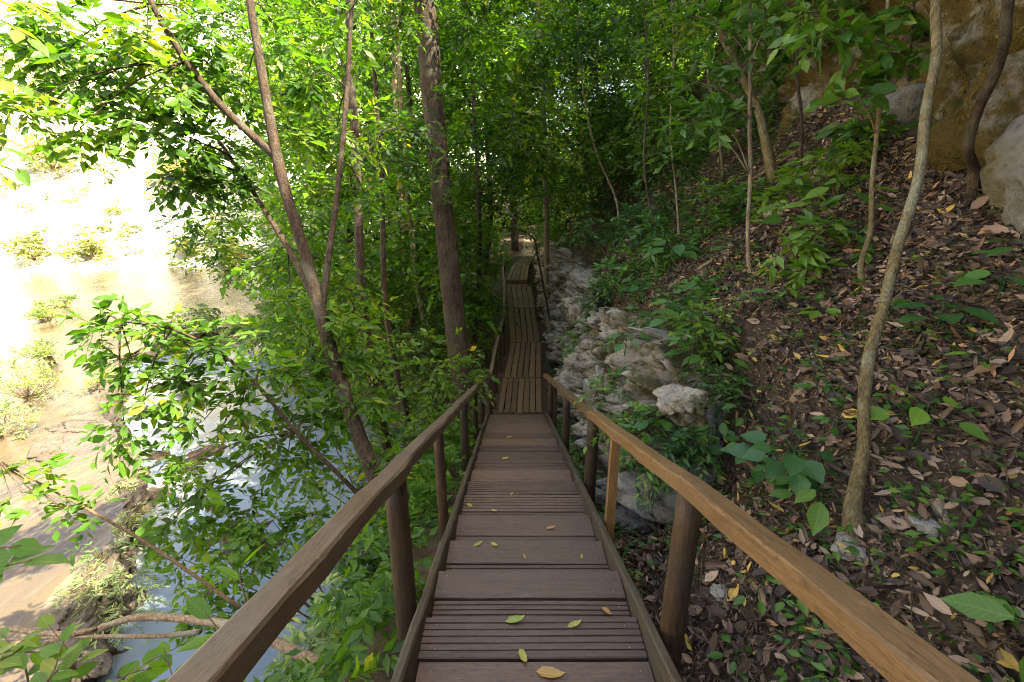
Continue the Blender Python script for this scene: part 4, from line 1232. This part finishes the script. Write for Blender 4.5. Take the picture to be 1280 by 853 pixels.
# ------------------------------------------------------------------ the far wood and thicket (reads as one mass)
def mass(name, label, clumps, size, nleaf, matk, seed, tint=(.15, .75), lod=LEAF_LO, flat=.7):
    rs = np.random.default_rng(seed)
    ps, ds, ns, szs, ts = [], [], [], [], []
    for (c, r) in clumps:
        ntw = max(6, int(nleaf * r * r / 8))
        S, D, L = cluster(np.asarray(c), r, ntw, rs, 8, size, .4, flat, min(.7, r * .6))
        p, d, n, E = twig_leaves(S, D, L, 8, size, rs, .45)
        b = rs.uniform(*tint)
        ps.append(p); ds.append(d); ns.append(n); szs.append(size * rs.uniform(.6, 1.3, len(p))); ts.append(np.clip(b + rs.normal(0, .15, len(p)), 0, .98))
    mb = MB()
    leaves(mb, np.concatenate(ps), np.concatenate(ds), np.concatenate(ns), np.concatenate(szs), np.concatenate(ts), lod)
    o = mb.build(name, M[matk])
    return tag(o, label, kind='stuff')

rs = np.random.default_rng(5)
cl = []
while len(cl) < 640:
    y = rs.uniform(12, 40); x = rs.uniform(-.60 * y - 1, .38 * y + 3)
    u = x - float(path_x(y)); g = ground1(x, y)
    if g > 14 or u < -.6 - float(bank_w(y)) - 2.5: continue
    hmax = 3 + .62 * y
    z = g + .4 + (hmax - .4) * rs.random() ** .9
    if abs(u) < 1.7 and z < DECK + 3.0: continue
    if 0 < u < 6.5 and z < g + 1.8 and y < 18 : continue
    if u > 0 and y < 15 and z < g + 3.0: continue
    q_ = ((x, y, z), rs.uniform(.7, 1.35) * (.8 + y / 60))
    if in_clearing(*q_): continue
    cl.append(q_)
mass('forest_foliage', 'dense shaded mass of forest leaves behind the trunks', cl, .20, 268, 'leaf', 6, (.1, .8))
cl = []
rs = np.random.default_rng(45)
while len(cl) < 150:
    c = P(rs.uniform(335, 625), rs.uniform(-30, 430), rs.uniform(9.5, 17))
    if c[2] < ground1(c[0], c[1]) + .2: continue
    q_ = (tuple(c), rs.uniform(.5, .95))
    if in_clearing(*q_): continue
    cl.append(q_)
cl3 = []
for q in range(60):
    a_ = q % 3
    c = P(rs.uniform(596, 634), rs.uniform(262, 335), rs.uniform(25, 32)) if a_ == 0 else P(rs.uniform(676, 706), rs.uniform(265, 315), rs.uniform(25, 32)) if a_ == 1 else P(rs.uniform(630, 685), rs.uniform(255, 282), rs.uniform(37, 42))
    if c[2] < ground1(c[0], c[1]) - .3: continue
    cl3.append((tuple(c), rs.uniform(.6, 1.0)))
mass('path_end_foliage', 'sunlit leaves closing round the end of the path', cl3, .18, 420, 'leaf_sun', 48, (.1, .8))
cl2 = []
while len(cl2) < 110:
    c = P(rs.uniform(610, 960), rs.uniform(-40, 220), rs.uniform(14, 27))
    if c[2] < ground1(c[0], c[1]) + .2: continue
    q_ = (tuple(c), rs.uniform(.7, 1.4))
    if in_clearing(*q_): continue
    cl2.append(q_)
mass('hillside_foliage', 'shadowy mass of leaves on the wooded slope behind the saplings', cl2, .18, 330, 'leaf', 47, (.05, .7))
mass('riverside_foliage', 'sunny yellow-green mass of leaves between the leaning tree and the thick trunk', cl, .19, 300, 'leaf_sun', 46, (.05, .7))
cl = []
rs = np.random.default_rng(55)  # unseen leaf clumps above the view, added to darken the light from overhead
while len(cl) < 120:
    y = rs.uniform(-6, 13); x = rs.uniform(1.4, 5.2); z = max(2.6, .315 * y + 1.9) + rs.uniform(0, 4.5)
    if z < ground1(x, y) + .5: continue
    cl.append(((x, y, z), rs.uniform(.7, 1.2)))
mass('shade_canopy_foliage', 'unseen leafy canopy added above the slope to cut the sky light', cl, .16, 260, 'leaf', 56, (.1, .8))
cl = []
rs = np.random.default_rng(15)
while len(cl) < 480:
    y = rs.uniform(36, 80); x = rs.uniform(-.38 * y, .75 * y)
    g = ground1(x, y)
    z = g + rs.random() * 18
    if z > 34: continue
    cl.append(((x, y, z), rs.uniform(1.8, 3.2)))
mass('distant_woodland', 'far wood of pale green crowns closing the view', cl, .55, 38, 'leaf_sun', 16, (.2, .8))
cl = []
rs = np.random.default_rng(25)
while len(cl) < 150:
    y = rs.uniform(8, 26); r_ = rs.uniform(.4, .8); u = -.75 - r_ - rs.random() * (float(bank_w(y)) + .6); x = u + float(path_x(y))
    q_ = ((x, y, ground1(x, y) + rs.uniform(.1, 1.7)), r_)
    if in_clearing(*q_): continue
    cl.append(q_)
mass('thicket', 'tangled low thicket covering the river bank left of the boardwalk', cl, .14, 330, 'leaf', 26, (.15, .8), LEAF_LO)
cl = []
rs = np.random.default_rng(35)
while len(cl) < 170:
    y = rs.uniform(1.2, 8.5); u = -.80 - rs.random() ** 1.3 * 1.5; x = u + .1
    g = ground1(x, y)
    if g < WATER_LO: continue
    cl.append(((x, y, g + rs.uniform(.05, .45)), rs.uniform(.25, .45)))
mass('bank_undergrowth', 'leafy undergrowth covering the steep bank below the stairs', cl, .10, 480, 'leaf_sun', 36, (.1, .7), LEAF_MID)

# far hillside: separate bleached bushes and trees beyond the river
def hill_bush(x, y, r, h, label, seed, mat='dry_shrub', n=9):
    b = gpt(x, y, 0)
    t = Plant('hillside_bush', b, label, 'bush', 'bushes on the sunlit far bank', seed)
    for k in range(n):
        c = b + np.array([t.rs.normal(0, r * .45), t.rs.normal(0, r * .45), h * t.rs.uniform(.25, 1)])
        t.limb([b, (b + c) / 2, c], [.05, .035, .02], 5, 4, 0)
        t.clump(c, r * .5, 14, 7, .34, .3, .8, (.1, .9))
    t.finish(M['twig'], M[mat], LEAF_LO, wood_name='stem')
HB = [(-31, 31.2, 1.6, 1.6, 'dark dry bush at the left end of the far bank'), (-27.5, 31.5, 1.3, 1.3, 'yellowish bush right of the dark one on the far bank'), (-22, 33, 1.0, .9, 'small bleached bush in the middle of the far bank'), (-19, 32.5, 1.1, 1.0, 'small bush near the tree edge on the far bank'),
      (-15, 34, 1.4, 1.6, 'bush half hidden by the hanging leaves on the far bank'), (-36, 40, 2.2, 2.2, 'scrubby bush up the bright hillside'), (-26, 40, 2.0, 1.8, 'sparse pale bush on the bright hillside'), (-18, 41, 2.2, 2.2, 'green bush high behind the hanging boughs'), (-44, 50, 3.5, 5, 'tall pale tree-like bush on the upper hillside'),
      (-30, 52, 3.5, 5, 'rounded pale tree on the upper hillside'), (-22, 54, 3.2, 5, 'grey-green tree behind the boughs on the upper hillside'), (-56, 56, 4, 6, 'bleached tree at the far left hilltop'), (-40, 62, 4, 7, 'hazy pale tree on the skyline'), (-38, 33, 1.4, 1.4, 'low bush by the water at the far left')]
for k, (x, y, r, h, lab) in enumerate(HB):
    hill_bush(x, y, r, h, lab, 500 + k, 'dry_shrub', 7 if r < 2 else 14)
# islet bushes in the shallows
for k, (px, py, sz, lab) in enumerate([(35, 500, 1.1, 'sunlit yellow-green grassy bush standing in the shallows'), (140, 480, .5, 'small tuft in the shallows above the ledge'), (5, 545, .7, 'grey-green tuft at the left picture edge on a rock shelf'), (70, 455, .7, 'pale yellow tuft behind the grassy bush'), (60, 405, .6, 'tiny dry tuft in the white glare'), (75, 385, .5, 'dry sprig out in the bright river'), (205, 330, .6, 'small tuft on the bright river bar')]):
    r_ = ray(px, py); p = r_ * ((WATER_HI - .05) / r_[2])
    t = Plant('river_bush', p, lab, 'bush', 'bushes in the shallow river', 560 + k)
    for q in range(7):
        c = p + np.array([t.rs.normal(0, sz * .5), t.rs.normal(0, sz * .4), sz * t.rs.uniform(.15, .6)])
        t.clump(c, sz * .5, 16, 7, .16, -.1, 1.2, (.3, .95), bias=(0, 0, .9), width=.5, stem_from=p)
    t.finish(M['twig'], M['fern'], LEAF_LO, wood_name='stem')

# plants on the ledge
rs = np.random.default_rng(61)
for k, (px, py, sz, lab) in enumerate([(150, 610, .34, 'ferny clump on the middle of the river ledge'), (165, 655, .3, 'small green tuft on the dark part of the ledge'), (150, 565, .28, 'little tuft near the far end of the ledge'), (130, 700, .4, 'pale ferns trailing down the near ledge'), (165, 720, .36, 'ferny tuft facing the blue pool'), (115, 740, .4, 'spreading fern at the near end of the ledge'), (160, 770, .45, 'fern clump above the fallen bough')]):
    r_ = ray(px, py); p = r_ * ((WATER_HI + .05) / r_[2])
    t = Plant('ledge_fern', p, lab, 'fern', 'ferns on the river ledge', 600 + k)
    t.clump(p + np.array([0, 0, sz * .25]), sz, 26, 12, .10, .7, .6, (.2, .85), width=.5, stem_from=p)
    t.finish(M['twig'], M['fern'], LEAF_MID, wood_name='stem')

rs = np.random.default_rng(83)
sel = cliff_q[(cliff_q[:, 1] > 1) & (cliff_q[:, 1] < 16)]
sel = sel[fbm(sel * 1.3, 4, 84) + rs.normal(0, .1, len(sel)) > -.02]
sel = sel[rs.integers(0, len(sel), 45000)] + rs.normal(0, .03, (45000, 3))
k_ = len(sel)
mb = MB()
leaves(mb, sel, np.stack([rs.normal(-.25, .35, k_), rs.normal(0, .45, k_), np.full(k_, -1.0)], 1), np.array([-1.0, -.3, .2]) + rs.normal(0, .35, (k_, 3)), rs.uniform(.025, .065, k_), np.clip(rs.normal(.35, .25, k_), 0, 1), LEAF_LO, .6)
tag(mb.build('cliff_moss', M['moss']), 'shaggy ochre moss hanging over the cliff face', kind='stuff')

def slope_shrub(label, px, py, clumps, seed, size=.15, matk='leaf', tint=(.1, .6), dens=40, h=0):
    g_ = G(px, py)
    z_ = g_[1] * CP - g_[2] * SP
    t = Plant('slope_shrub', g_ - np.array([0, 0, .05]), label, 'shrub', None, seed)
    for (dx, dy, rp) in clumps:
        c = P(px + dx * 1.15, py + dy * 1.1, z_ - .2); r = rp * z_ / F * 1.25
        t.limb([g_, (g_ + c) / 2 + t.rs.normal(0, .06, 3), c], [.02, .014, .006], 9, 5, 0)
        t.clump(c, r, max(10, int(dens * r * 1.4)), 9, size, .5, .8, tint, twl=min(.4, max(.2, r * .6)), width=.85)
    t.finish(M['twig'], M[matk], LEAF_MID, wood_name='stem')
slope_shrub('dark shrub at the top of the far rock wall', 755, 285, [(0, -25, 34), (-20, -60, 34), (30, -55, 34)], 301)
slope_shrub('loose shrub on the wooded slope above the wall', 800, 250, [(0, -25, 34), (-30, -50, 36), (25, -60, 36), (0, -95, 34)], 302, .17)
slope_shrub('shrub beside the forked leaning stem', 860, 215, [(0, -20, 32), (-25, -50, 36), (20, -45, 30), (-45, -20, 26)], 303, .17, 'leaf_slope')
slope_shrub('twiggy shrub high up below the cliff', 930, 185, [(0, -20, 28), (25, -45, 26), (-25, -40, 28)], 304, .15, 'leaf_slope', (.2, .7))
slope_shrub('bright young shrub behind the drooping sapling', 1040, 250, [(-30, -30, 22), (0, -50, 24), (30, -25, 20), (-50, -10, 18)], 305, .15, 'leaf_slope', (.5, .95), 30)
slope_shrub('bright leafy shoots left of the drooping sapling', 1020, 330, [(-30, -20, 22), (10, -40, 24), (40, -20, 18), (-10, 5, 18)], 306, .14, 'leaf_slope', (.5, .95), 30)
slope_shrub('bushy herb growth on the brow of the rock wall', 790, 345, [(0, -15, 28), (-30, -5, 22), (35, -20, 26), (15, 20, 20)], 307, .13, 'leaf_broad', (.2, .7))
slope_shrub('leafy growth hanging over the overhanging slab', 850, 395, [(0, -10, 24), (-35, 0, 20), (30, -25, 22), (-20, 30, 16)], 308, .11, 'leaf_broad', (.2, .7))
slope_shrub('leafy herb bush at the lower end of the wall', 835, 545, [(0, -30, 22), (-25, -5, 20), (25, 5, 20), (-35, 35, 16)], 309, .09, 'leaf_broad', (.3, .8))
for k, (px, py, lab, mk, tn, sz, sc_) in enumerate([
    (735, 260, 'rounded green shrub behind the far end of the wall', 'leaf', (.2, .7), .17, 1.0),
    (775, 215, 'spreading shrub between two thin stems on the wooded slope', 'leaf', (.2, .8), .17, 1.1),
    (830, 175, 'shrub uphill of the whip-thin stem', 'leaf_slope', (.2, .8), .17, 1.0),
    (885, 130, 'shrub high on the slope beneath the forked leaning stem', 'leaf_slope', (.2, .8), .16, 1.0),
    (975, 120, 'leafy shrub at the top of the slope under the cliff', 'leaf_slope', (.3, .9), .15, .9),
    (905, 280, 'low shrub just left of the straight pole stem', 'leaf_slope', (.2, .8), .14, .8),
    (850, 325, 'pale green low shrub on the slope above the overhanging slab', 'leaf_broad', (.3, .9), .14, .8),
    (815, 300, 'bluish low shrub above the middle of the wall', 'leaf_broad', (.1, .6), .15, .9),
    (760, 325, 'creeping leafy shrub spilling over the wall brow', 'leaf_broad', (.2, .8), .14, .8),
    (885, 430, 'small leafy shrub uphill from the wall end', 'leaf_slope', (.2, .8), .10, .7),
    (955, 260, 'light shoots behind the straight pole stem', 'leaf_slope', (.4, .95), .13, .7),
    (1090, 185, 'shoots of long leaves crossing the drooping sapling stem', 'leaf_slope', (.3, .9), .14, .7),
    (905, 500, 'low leafy plant clump above the bend of the golden rail', 'leaf_slope', (.2, .8), .08, .6)]):
    rr_ = random.Random(k + 900)
    slope_shrub(lab, px, py, [(rr_.uniform(-36, 36) * sc_, -rr_.uniform(5, 48) * sc_, rr_.uniform(20, 30) * sc_) for q in range(5)], 320 + k, sz, mk, tn, 34)
slope_shrub('leafy plant tumbling down the near end of the rock wall', 850, 570, [(0, -20, 20), (-30, -5, 18), (20, -10, 18), (-15, 20, 16)], 340, .085, 'leaf_broad', (.3, .8), 44)
slope_shrub('green tuft in a crack beside the upright pale boulder', 775, 430, [(0, -10, 14), (8, 12, 13)], 341, .08, 'leaf_broad', (.3, .8), 50)
slope_shrub('low creeper on the ledge of the rock wall behind the round post', 790, 530, [(0, -12, 16), (-18, 6, 13), (16, 0, 14)], 342, .08, 'leaf_slope', (.3, .8), 50)
slope_shrub('small plants hanging from the rock wall brow near its middle', 745, 370, [(0, 0, 14), (18, -12, 16), (-12, 10, 10)], 343, .11, 'leaf_broad', (.2, .7), 50)
slope_shrub('ferny plant draped over the rock wall beside the second deck section', 722, 420, [(0, 0, 12), (12, -14, 13), (-8, 10, 10)], 344, .10, 'leaf_broad', (.3, .8), 55)
slope_shrub('bright plant rooted on the rock wall above the round post', 765, 480, [(0, -8, 13), (14, 4, 13), (-10, 10, 10)], 345, .08, 'leaf_broad', (.4, .9), 55)
slope_shrub('yellowish shrub at the far end of the rock wall', 715, 310, [(0, -15, 20), (10, -40, 22)], 310, .17)
rs = np.random.default_rng(93)
cl = []
while len(cl) < 380:
    x = rs.uniform(-60, -12); y = rs.uniform(31, 66)
    cl.append(((x, y, ground1(x, y) + .2), rs.uniform(.3, .9) * (.6 + y / 60)))
mass('hillside_scrub', 'sparse dry scrub dotting the bright far bank', cl, .34, 95, 'dry_shrub', 94, (.0, .8), LEAF_LO, .4)

# ------------------------------------------------------------------ leaf litter on the slope
rs = np.random.default_rng(77)
def litter_pts(n, x0, x1, y0, y1):
    x = rs.uniform(x0, x1, n * 2); y = rs.uniform(y0, y1, n * 2)
    u = x - path_x(y)
    ok = (u > .68) & (u < cliff_u(y) - .1) & ~((u < 1.55) & (u > .95) & (y > 3.4))
    return x[ok][:n], y[ok][:n]
def litter(n, box, size, lod, lift):
    x, y = litter_pts(n, *box)
    nn = gnormal(x, y)
    a = rs.uniform(0, 6.283, len(x))
    d = np.stack([np.cos(a), np.sin(a), 0 * a], 1)
    nr = nn + rs.normal(0, .42, nn.shape)
    d = d - nr * (d * nr).sum(1, keepdims=True) / (nr ** 2).sum(1, keepdims=True)
    p = np.stack([x, y, ground(x, y)], 1) + nn * rs.uniform(0, lift, (len(x), 1))
    sz = size * rs.lognormal(-.18, .38, len(x)).clip(.3, 1.7)
    t = np.clip(rs.beta(1.4, 2.3, len(x)) * .93, 0, 1)
    t[rs.random(len(x)) < .035] = rs.uniform(.9, 1.0)
    return p, d, nr, sz, t, rs.uniform(.55, 1.35, len(x))
parts_ = [litter(16000, (.7, 4.6, .2, 5.2), .076, LEAF_DEAD, .045), litter(42000, (.7, 8, 4.4, 11), .066, None, .05), litter(16000, (1.5, 10, 10, 22), .12, None, .05), litter(14000, (2.2, 5.2, 2, 6), .068, None, .04), litter(1500, (.7, 5, -2, .4), .11, None, .03), litter(34000, (.7, 5, .2, 6.5), .034, None, .03)]
near = parts_[0]
zc = near[0][:, 1] * CP - near[0][:, 2] * SP
sx = near[0][:, 0] / np.maximum(zc, .05); sy = (-near[0][:, 1] * SP - near[0][:, 2] * CP) / np.maximum(zc, .05)
score = np.where((zc > .6) & (sx < 1.05) & (sy < .69) & (sy > -.5), near[3] / np.maximum(zc, .3), 0)
score *= np.where(near[0][:, 0] < .85, .3, 1)
pick = np.argsort(-score)[:290]
SAP = G(1076, 668)
for k in pick:
    tn = float(near[4][k]); q_ = near[0][k]
    hue = 'orange or yellow' if tn > .86 else 'pale buff' if tn > .6 else 'mid-brown' if tn > .35 else 'dark brown'
    where = 'around the foot of the near sapling' if np.hypot(q_[0] - SAP[0], q_[1] - SAP[1]) < .5 else 'just outside the golden rail' if q_[0] < 1.25 else 'on the open slope uphill of the near sapling' if q_[1] > SAP[1] + .4 else 'on the slope at the right of the golden rail'
    form = 'curled ' if k % 3 == 0 else 'flat '
    o = bpy.data.objects.new('dead_leaf', leaf_mesh(LEAF_DEAD if k % 3 else LEAF_CURL, tn, M['dead'], 'dead_leaf'))
    o.matrix_basis = leaf_matrix(near[0][k] + np.array([0, 0, .012]), near[1][k], near[2][k], float(near[3][k]), float(near[5][k]))
    COL.objects.link(o); tag(o, form + hue + ' dead leaf ' + where, 'leaf', hue + ' dead leaves on the near slope')
keep = np.ones(len(near[0]), bool); keep[pick] = False
mb = MB()
idx = np.where(keep)[0]
for sub_, T_ in ((idx[::2], LEAF_DEAD), (idx[1::2], LEAF_CURL)):
    leaves(mb, *(a[sub_] for a in near[:5]), T_, near[5][sub_])
for pt in parts_[1:]:
    leaves(mb, *pt[:5], LEAF_LO if pt is parts_[-1] else LEAF_DEAD_LO, pt[5])
tag(mb.build('leaf_litter', M['dead']), 'thick carpet of brown dead leaves on the slope', kind='stuff')

# twig litter
x, y = litter_pts(7000, .7, 7, .2, 12)
nn = gnormal(x, y); a = rs.uniform(0, 6.283, len(x))
d = np.stack([np.cos(a), np.sin(a), 0 * a], 1); d = unit(d - nn * (d * nn).sum(1, keepdims=True))
p = np.stack([x, y, ground(x, y)], 1) + nn * .02
L = rs.uniform(.06, .35, (len(x), 1))
mb = MB(); twigs(mb, p - d * L / 2, p + nn * .015 + rs.normal(0, .012, p.shape), p + d * L / 2, .0035, .0015)
tag(mb.build('twig_litter', M['twig']), 'fine fallen twigs scattered through the leaf litter', kind='stuff')

def stick(label, pts, r, mat='bark_pale', cat='stick'):
    pp = []
    for (px, py) in pts:
        g = G(px, py); pp.append(g + np.array([0, 0, r * .9]))
    t = empty('fallen_stick', tuple(pp[0]), label, cat)
    mb = MB(); tube(mb, pp, np.linspace(r, r * .55, len(pp)), 7, 16, .15, int(r * 999)); mb.build('stem', M[mat], t, smooth=True)
    return t
stick('broken buff stick lying on the slope left of the near sapling', [(990, 508), (1012, 478), (1035, 452)], .03)
stick('slender pale stick sloping down beneath the thin pole stem', [(1000, 385), (960, 425), (935, 450)], .03, 'bark_moss')
stick('curved pale root below the near sapling', [(1090, 650), (1100, 675), (1085, 700), (1078, 735)], .011)
stick('thin pale root running left from the near sapling', [(1090, 660), (1070, 680), (1030, 690)], .009)
stick('rotten grey wood lying right of the near sapling', [(1168, 632), (1180, 660), (1190, 690)], .035)
stick('short twig beside the near round post', [(870, 838), (895, 815), (915, 795)], .007)
stick('dark twig high in the litter under the cliff', [(1260, 440), (1220, 462), (1180, 470)], .012, 'bark_dark')
stick('orange-brown strip of bark at the foot of the drooping sapling', [(1030, 345), (1070, 335), (1110, 320)], .035, 'bark_red')
stick('short log beside the square post', [(800, 650), (825, 668), (840, 680)], .035)
stick('long thin stick crossing the upper slope', [(870, 340), (930, 300), (990, 250)], .022, 'bark_pale')
stick('broken bough high on the slope under the forked stem', [(905, 250), (945, 225), (1000, 190)], .04, 'bark_moss')
stick('dry brown branch on the slope above the rock wall', [(760, 250), (800, 235), (850, 220)], .05, 'bark_dark')

# ------------------------------------------------------------------ plants on the slope, every broad leaf a part
def herb(label, px, py, nleaf, size, seed, shape=LEAF_BROAD, matk='leaf_broad', tint=(.2, .7), height=.22, spread=.16, width=1.0, cat='plant', lean=(0, 0)):
    b = G(px, py)
    near_ = py > 500
    size, spread, height, nleaf = size * (1.18 if near_ else 1.5), spread * 1.25, height * 1.2, int(nleaf * 1.4)
    t = empty('slope_plant', tuple(b), label, cat)
    rs = np.random.default_rng(seed)
    mb = MB()
    top = np.array([lean[0], lean[1] - .02, height])
    tube(mb, [np.zeros(3) + b, top * .5 + b + np.array([.01, 0, 0]), top + b], [.006, .005, .003], 6, 8)
    a0 = rs.uniform(0, 6.28)
    for k in range(nleaf):
        f = .45 + .55 * (k + 1) / nleaf
        a = a0 + k * 2.4
        s = top * f
        out = np.array([math.cos(a), math.sin(a), .25]) * spread * rs.uniform(.5, 1.1) * (1.3 - f * .5)
        e = s + out
        tube(mb, [b + s, b + s + out * .6 + np.array([0, 0, .012]), b + e], [.003, .0025, .002], 5)
        d = np.array([math.cos(a), math.sin(a), -.18 + rs.normal(0, .12)])
        n = np.array([-math.cos(a) * .1, -math.sin(a) * .1 - .2, 1]) + rs.normal(0, .2, 3)
        o = bpy.data.objects.new('leaf', leaf_mesh(shape, float(rs.uniform(*tint)), M[matk]))
        o.matrix_basis = leaf_matrix(e, d, n, size * rs.uniform(.7, 1.15), width)
        COL.objects.link(o); o.parent = t
    mb.build('stem', M['leaf_slope'], t)
    return t
H = [(978, 622, 17, .135, .30, .17, 'broad-leaved plant with large blue-green leaves above the golden rail', 'B', (.15, .5)),
     (938, 600, 10, .11, .24, .15, 'second broad-leaved plant, smaller, downhill of the blue-green one', 'B', (.3, .7)),
     (1020, 640, 8, .16, .14, .13, 'low plant with long bright leaves at the left of the near sapling base', 'H', (.4, .8)),
     (1140, 560, 4, .125, .22, .12, 'plant with two round bright green leaves right of the near sapling', 'B', (.8, 1)),
     (742, 645, 5, .10, .14, .08, 'bright heart-leaved seedling between the rail post and the treads', 'B', (.85, 1)),
     (1022, 400, 5, .10, .08, .06, 'light green seedling with upright leaves in the slope middle', 'H', (.8, 1)),
     (830, 560, 9, .11, .30, .16, 'leafy herb at the lower end of the rock wall', 'B', (.3, .7)),
     (860, 590, 8, .10, .26, .14, 'herb with serrated leaves just behind the golden rail', 'B', (.3, .7)),
     (800, 600, 7, .10, .22, .13, 'herb low in the gap between two right posts', 'B', (.3, .8)),
     (890, 560, 7, .10, .24, .12, 'tall-stalked herb above the golden rail bend', 'H', (.3, .7)),
     (930, 540, 6, .09, .20, .12, 'small herb uphill of the broad-leaved plant', 'H', (.3, .7)),
     (1165, 420, 6, .11, .16, .12, 'flat-leaved plant in the litter below the cliff', 'B', (.2, .5)),
     (1240, 385, 7, .10, .16, .14, 'leafy tuft at the foot of the big grey rock', 'B', (.3, .6)),
     (1270, 345, 5, .12, .16, .12, 'drooping-leaved plant beside the big grey rock', 'H', (.3, .6)),
     (1190, 195, 7, .15, .3, .16, 'dark broad-leaved plant between the cliff stem and the sapling', 'B', (.1, .4)),
     (1040, 545, 5, .07, .10, .08, 'small fern-like seedling by the sapling base', 'H', (.3, .6)),
     (1270, 855, 4, .16, .2, .08, 'upright strap-leaved plant at the bottom right edge', 'H', (.5, .8)),
     (940, 755, 4, .07, .1, .07, 'green seedling in the litter under the golden rail', 'H', (.4, .8)),
     (985, 760, 5, .07, .1, .07, 'second green seedling under the golden rail, nearer its shadow side', 'H', (.5, .8)),
     (915, 830, 5, .06, .08, .06, 'small seedling near the bottom beside the near round post', 'H', (.4, .7)),
     (1015, 850, 4, .06, .07, .06, 'tiny weed at the bottom edge right of the stairs', 'H', (.4, .7)),
     (1025, 500, 6, .07, .1, .08, 'small seedling beside the broken buff stick', 'H', (.3, .6)),
     (1105, 520, 4, .07, .08, .07, 'low seedling by the round-leaved plant', 'H', (.5, .9)),
     (1220, 460, 3, .09, .05, .06, 'flat green leaves lying in the litter right of the sapling', 'H', (.7, 1)),
     (880, 470, 8, .11, .24, .16, 'fern-like herb at the top of the wall end', 'H', (.3, .7)),
     (845, 420, 8, .12, .26, .16, 'herb hanging over the cream block', 'B', (.3, .7)),
     (800, 380, 9, .15, .3, .2, 'bluish broad herb on the wall top', 'B', (.2, .6)),
     (770, 350, 9, .17, .34, .24, 'large-leaved herb above the far wall', 'B', (.2, .6)),
     (840, 340, 8, .16, .3, .22, 'pale herb halfway up the wooded slope', 'B', (.3, .7)),
     (880, 380, 7, .13, .24, .18, 'herb uphill from the wall end', 'H', (.3, .7)),
     (905, 430, 7, .11, .2, .15, 'narrow-leaved herb beside the pale stick', 'H', (.3, .7)),
     (965, 395, 7, .10, .16, .14, 'fernlike seedling at the foot of the straight pole stem', 'H', (.3, .6)),
     (990, 320, 9, .15, .34, .2, 'fresh green shoots left of the drooping sapling', 'H', (.5, 1)),
     (1045, 300, 9, .16, .36, .2, 'taller green shoots beneath the drooping sapling', 'H', (.5, 1)),
     (1010, 235, 8, .17, .36, .2, 'hanging green shoots high on the middle slope', 'H', (.5, .9)),
     (1060, 205, 8, .16, .36, .2, 'cluster of long leaves behind the drooping sapling', 'H', (.4, .9)),
     (920, 330, 7, .13, .22, .16, 'low herb left of the straight pole stem', 'H', (.3, .6)),
     (820, 290, 8, .2, .4, .28, 'pale tall herb on the slope above the rock wall', 'H', (.3, .7)),
     (870, 290, 7, .18, .3, .24, 'herb in the litter above the long stick', 'H', (.3, .6)),
     (745, 310, 8, .2, .4, .28, 'herb at the brow of the far wall', 'H', (.3, .7)),
     (780, 445, 6, .10, .2, .14, 'herb rooted in a crack of the rock wall', 'B', (.3, .7))]
for k, (px, py, nl, sz, h, sp, lab, sh, tn) in enumerate(H):
    herb(lab, px, py, nl, sz, 700 + k, LEAF_BROAD if sh == 'B' else LEAF_HI, 'leaf_broad' if sh == 'B' else 'leaf_slope', tn, h, sp, 1.0 if sh == 'B' else 1.05)

# ground cover of little seedlings, thicker above the rock wall
x, y = litter_pts(8000, .75, 9, .6, 20)
msk = fbm(np.stack([x * .5, y * .5, 0 * x], 1), 3, 91) + np.where(y > 5, .10, -.60) + rs.normal(0, .15, len(x)) > .12
x, y = x[msk], y[msk]
g = ground(x, y)
k5 = 6
sc = np.where(y < 5, .045, .08)
a = rs.uniform(0, 6.283, (len(x), k5))
hh = sc[:, None] * rs.uniform(.3, 2.2, (len(x), k5))
p = np.stack([x[:, None] + np.cos(a) * sc[:, None] * .7, y[:, None] + np.sin(a) * sc[:, None] * .7, g[:, None] + hh], -1).reshape(-1, 3)
d = np.stack([np.cos(a), np.sin(a), -.1 + 0 * a], -1).reshape(-1, 3)
nn = np.array([0, -.15, 1.0]) + rs.normal(0, .3, p.shape)
mb = MB(); leaves(mb, p, d, nn, np.repeat(sc * 1.25, k5) * rs.uniform(.6, 1.3, len(p)), np.clip(np.repeat(rs.uniform(.1, .8, len(x)), k5) + rs.normal(0, .1, len(p)), 0, 1), LEAF_MID, 1.1)
tag(mb.build('ground_cover', M['leaf_slope']), 'small green seedlings scattered over the leafy slope', kind='stuff')
print('tris', sum(sum(len(p.vertices) - 2 for p in o.data.polygons) if len(o.data.polygons) < 3000 else len(o.data.loops) - 2 * len(o.data.polygons) for o in bpy.data.objects if o.type == 'MESH'), 'objects', len(bpy.data.objects))
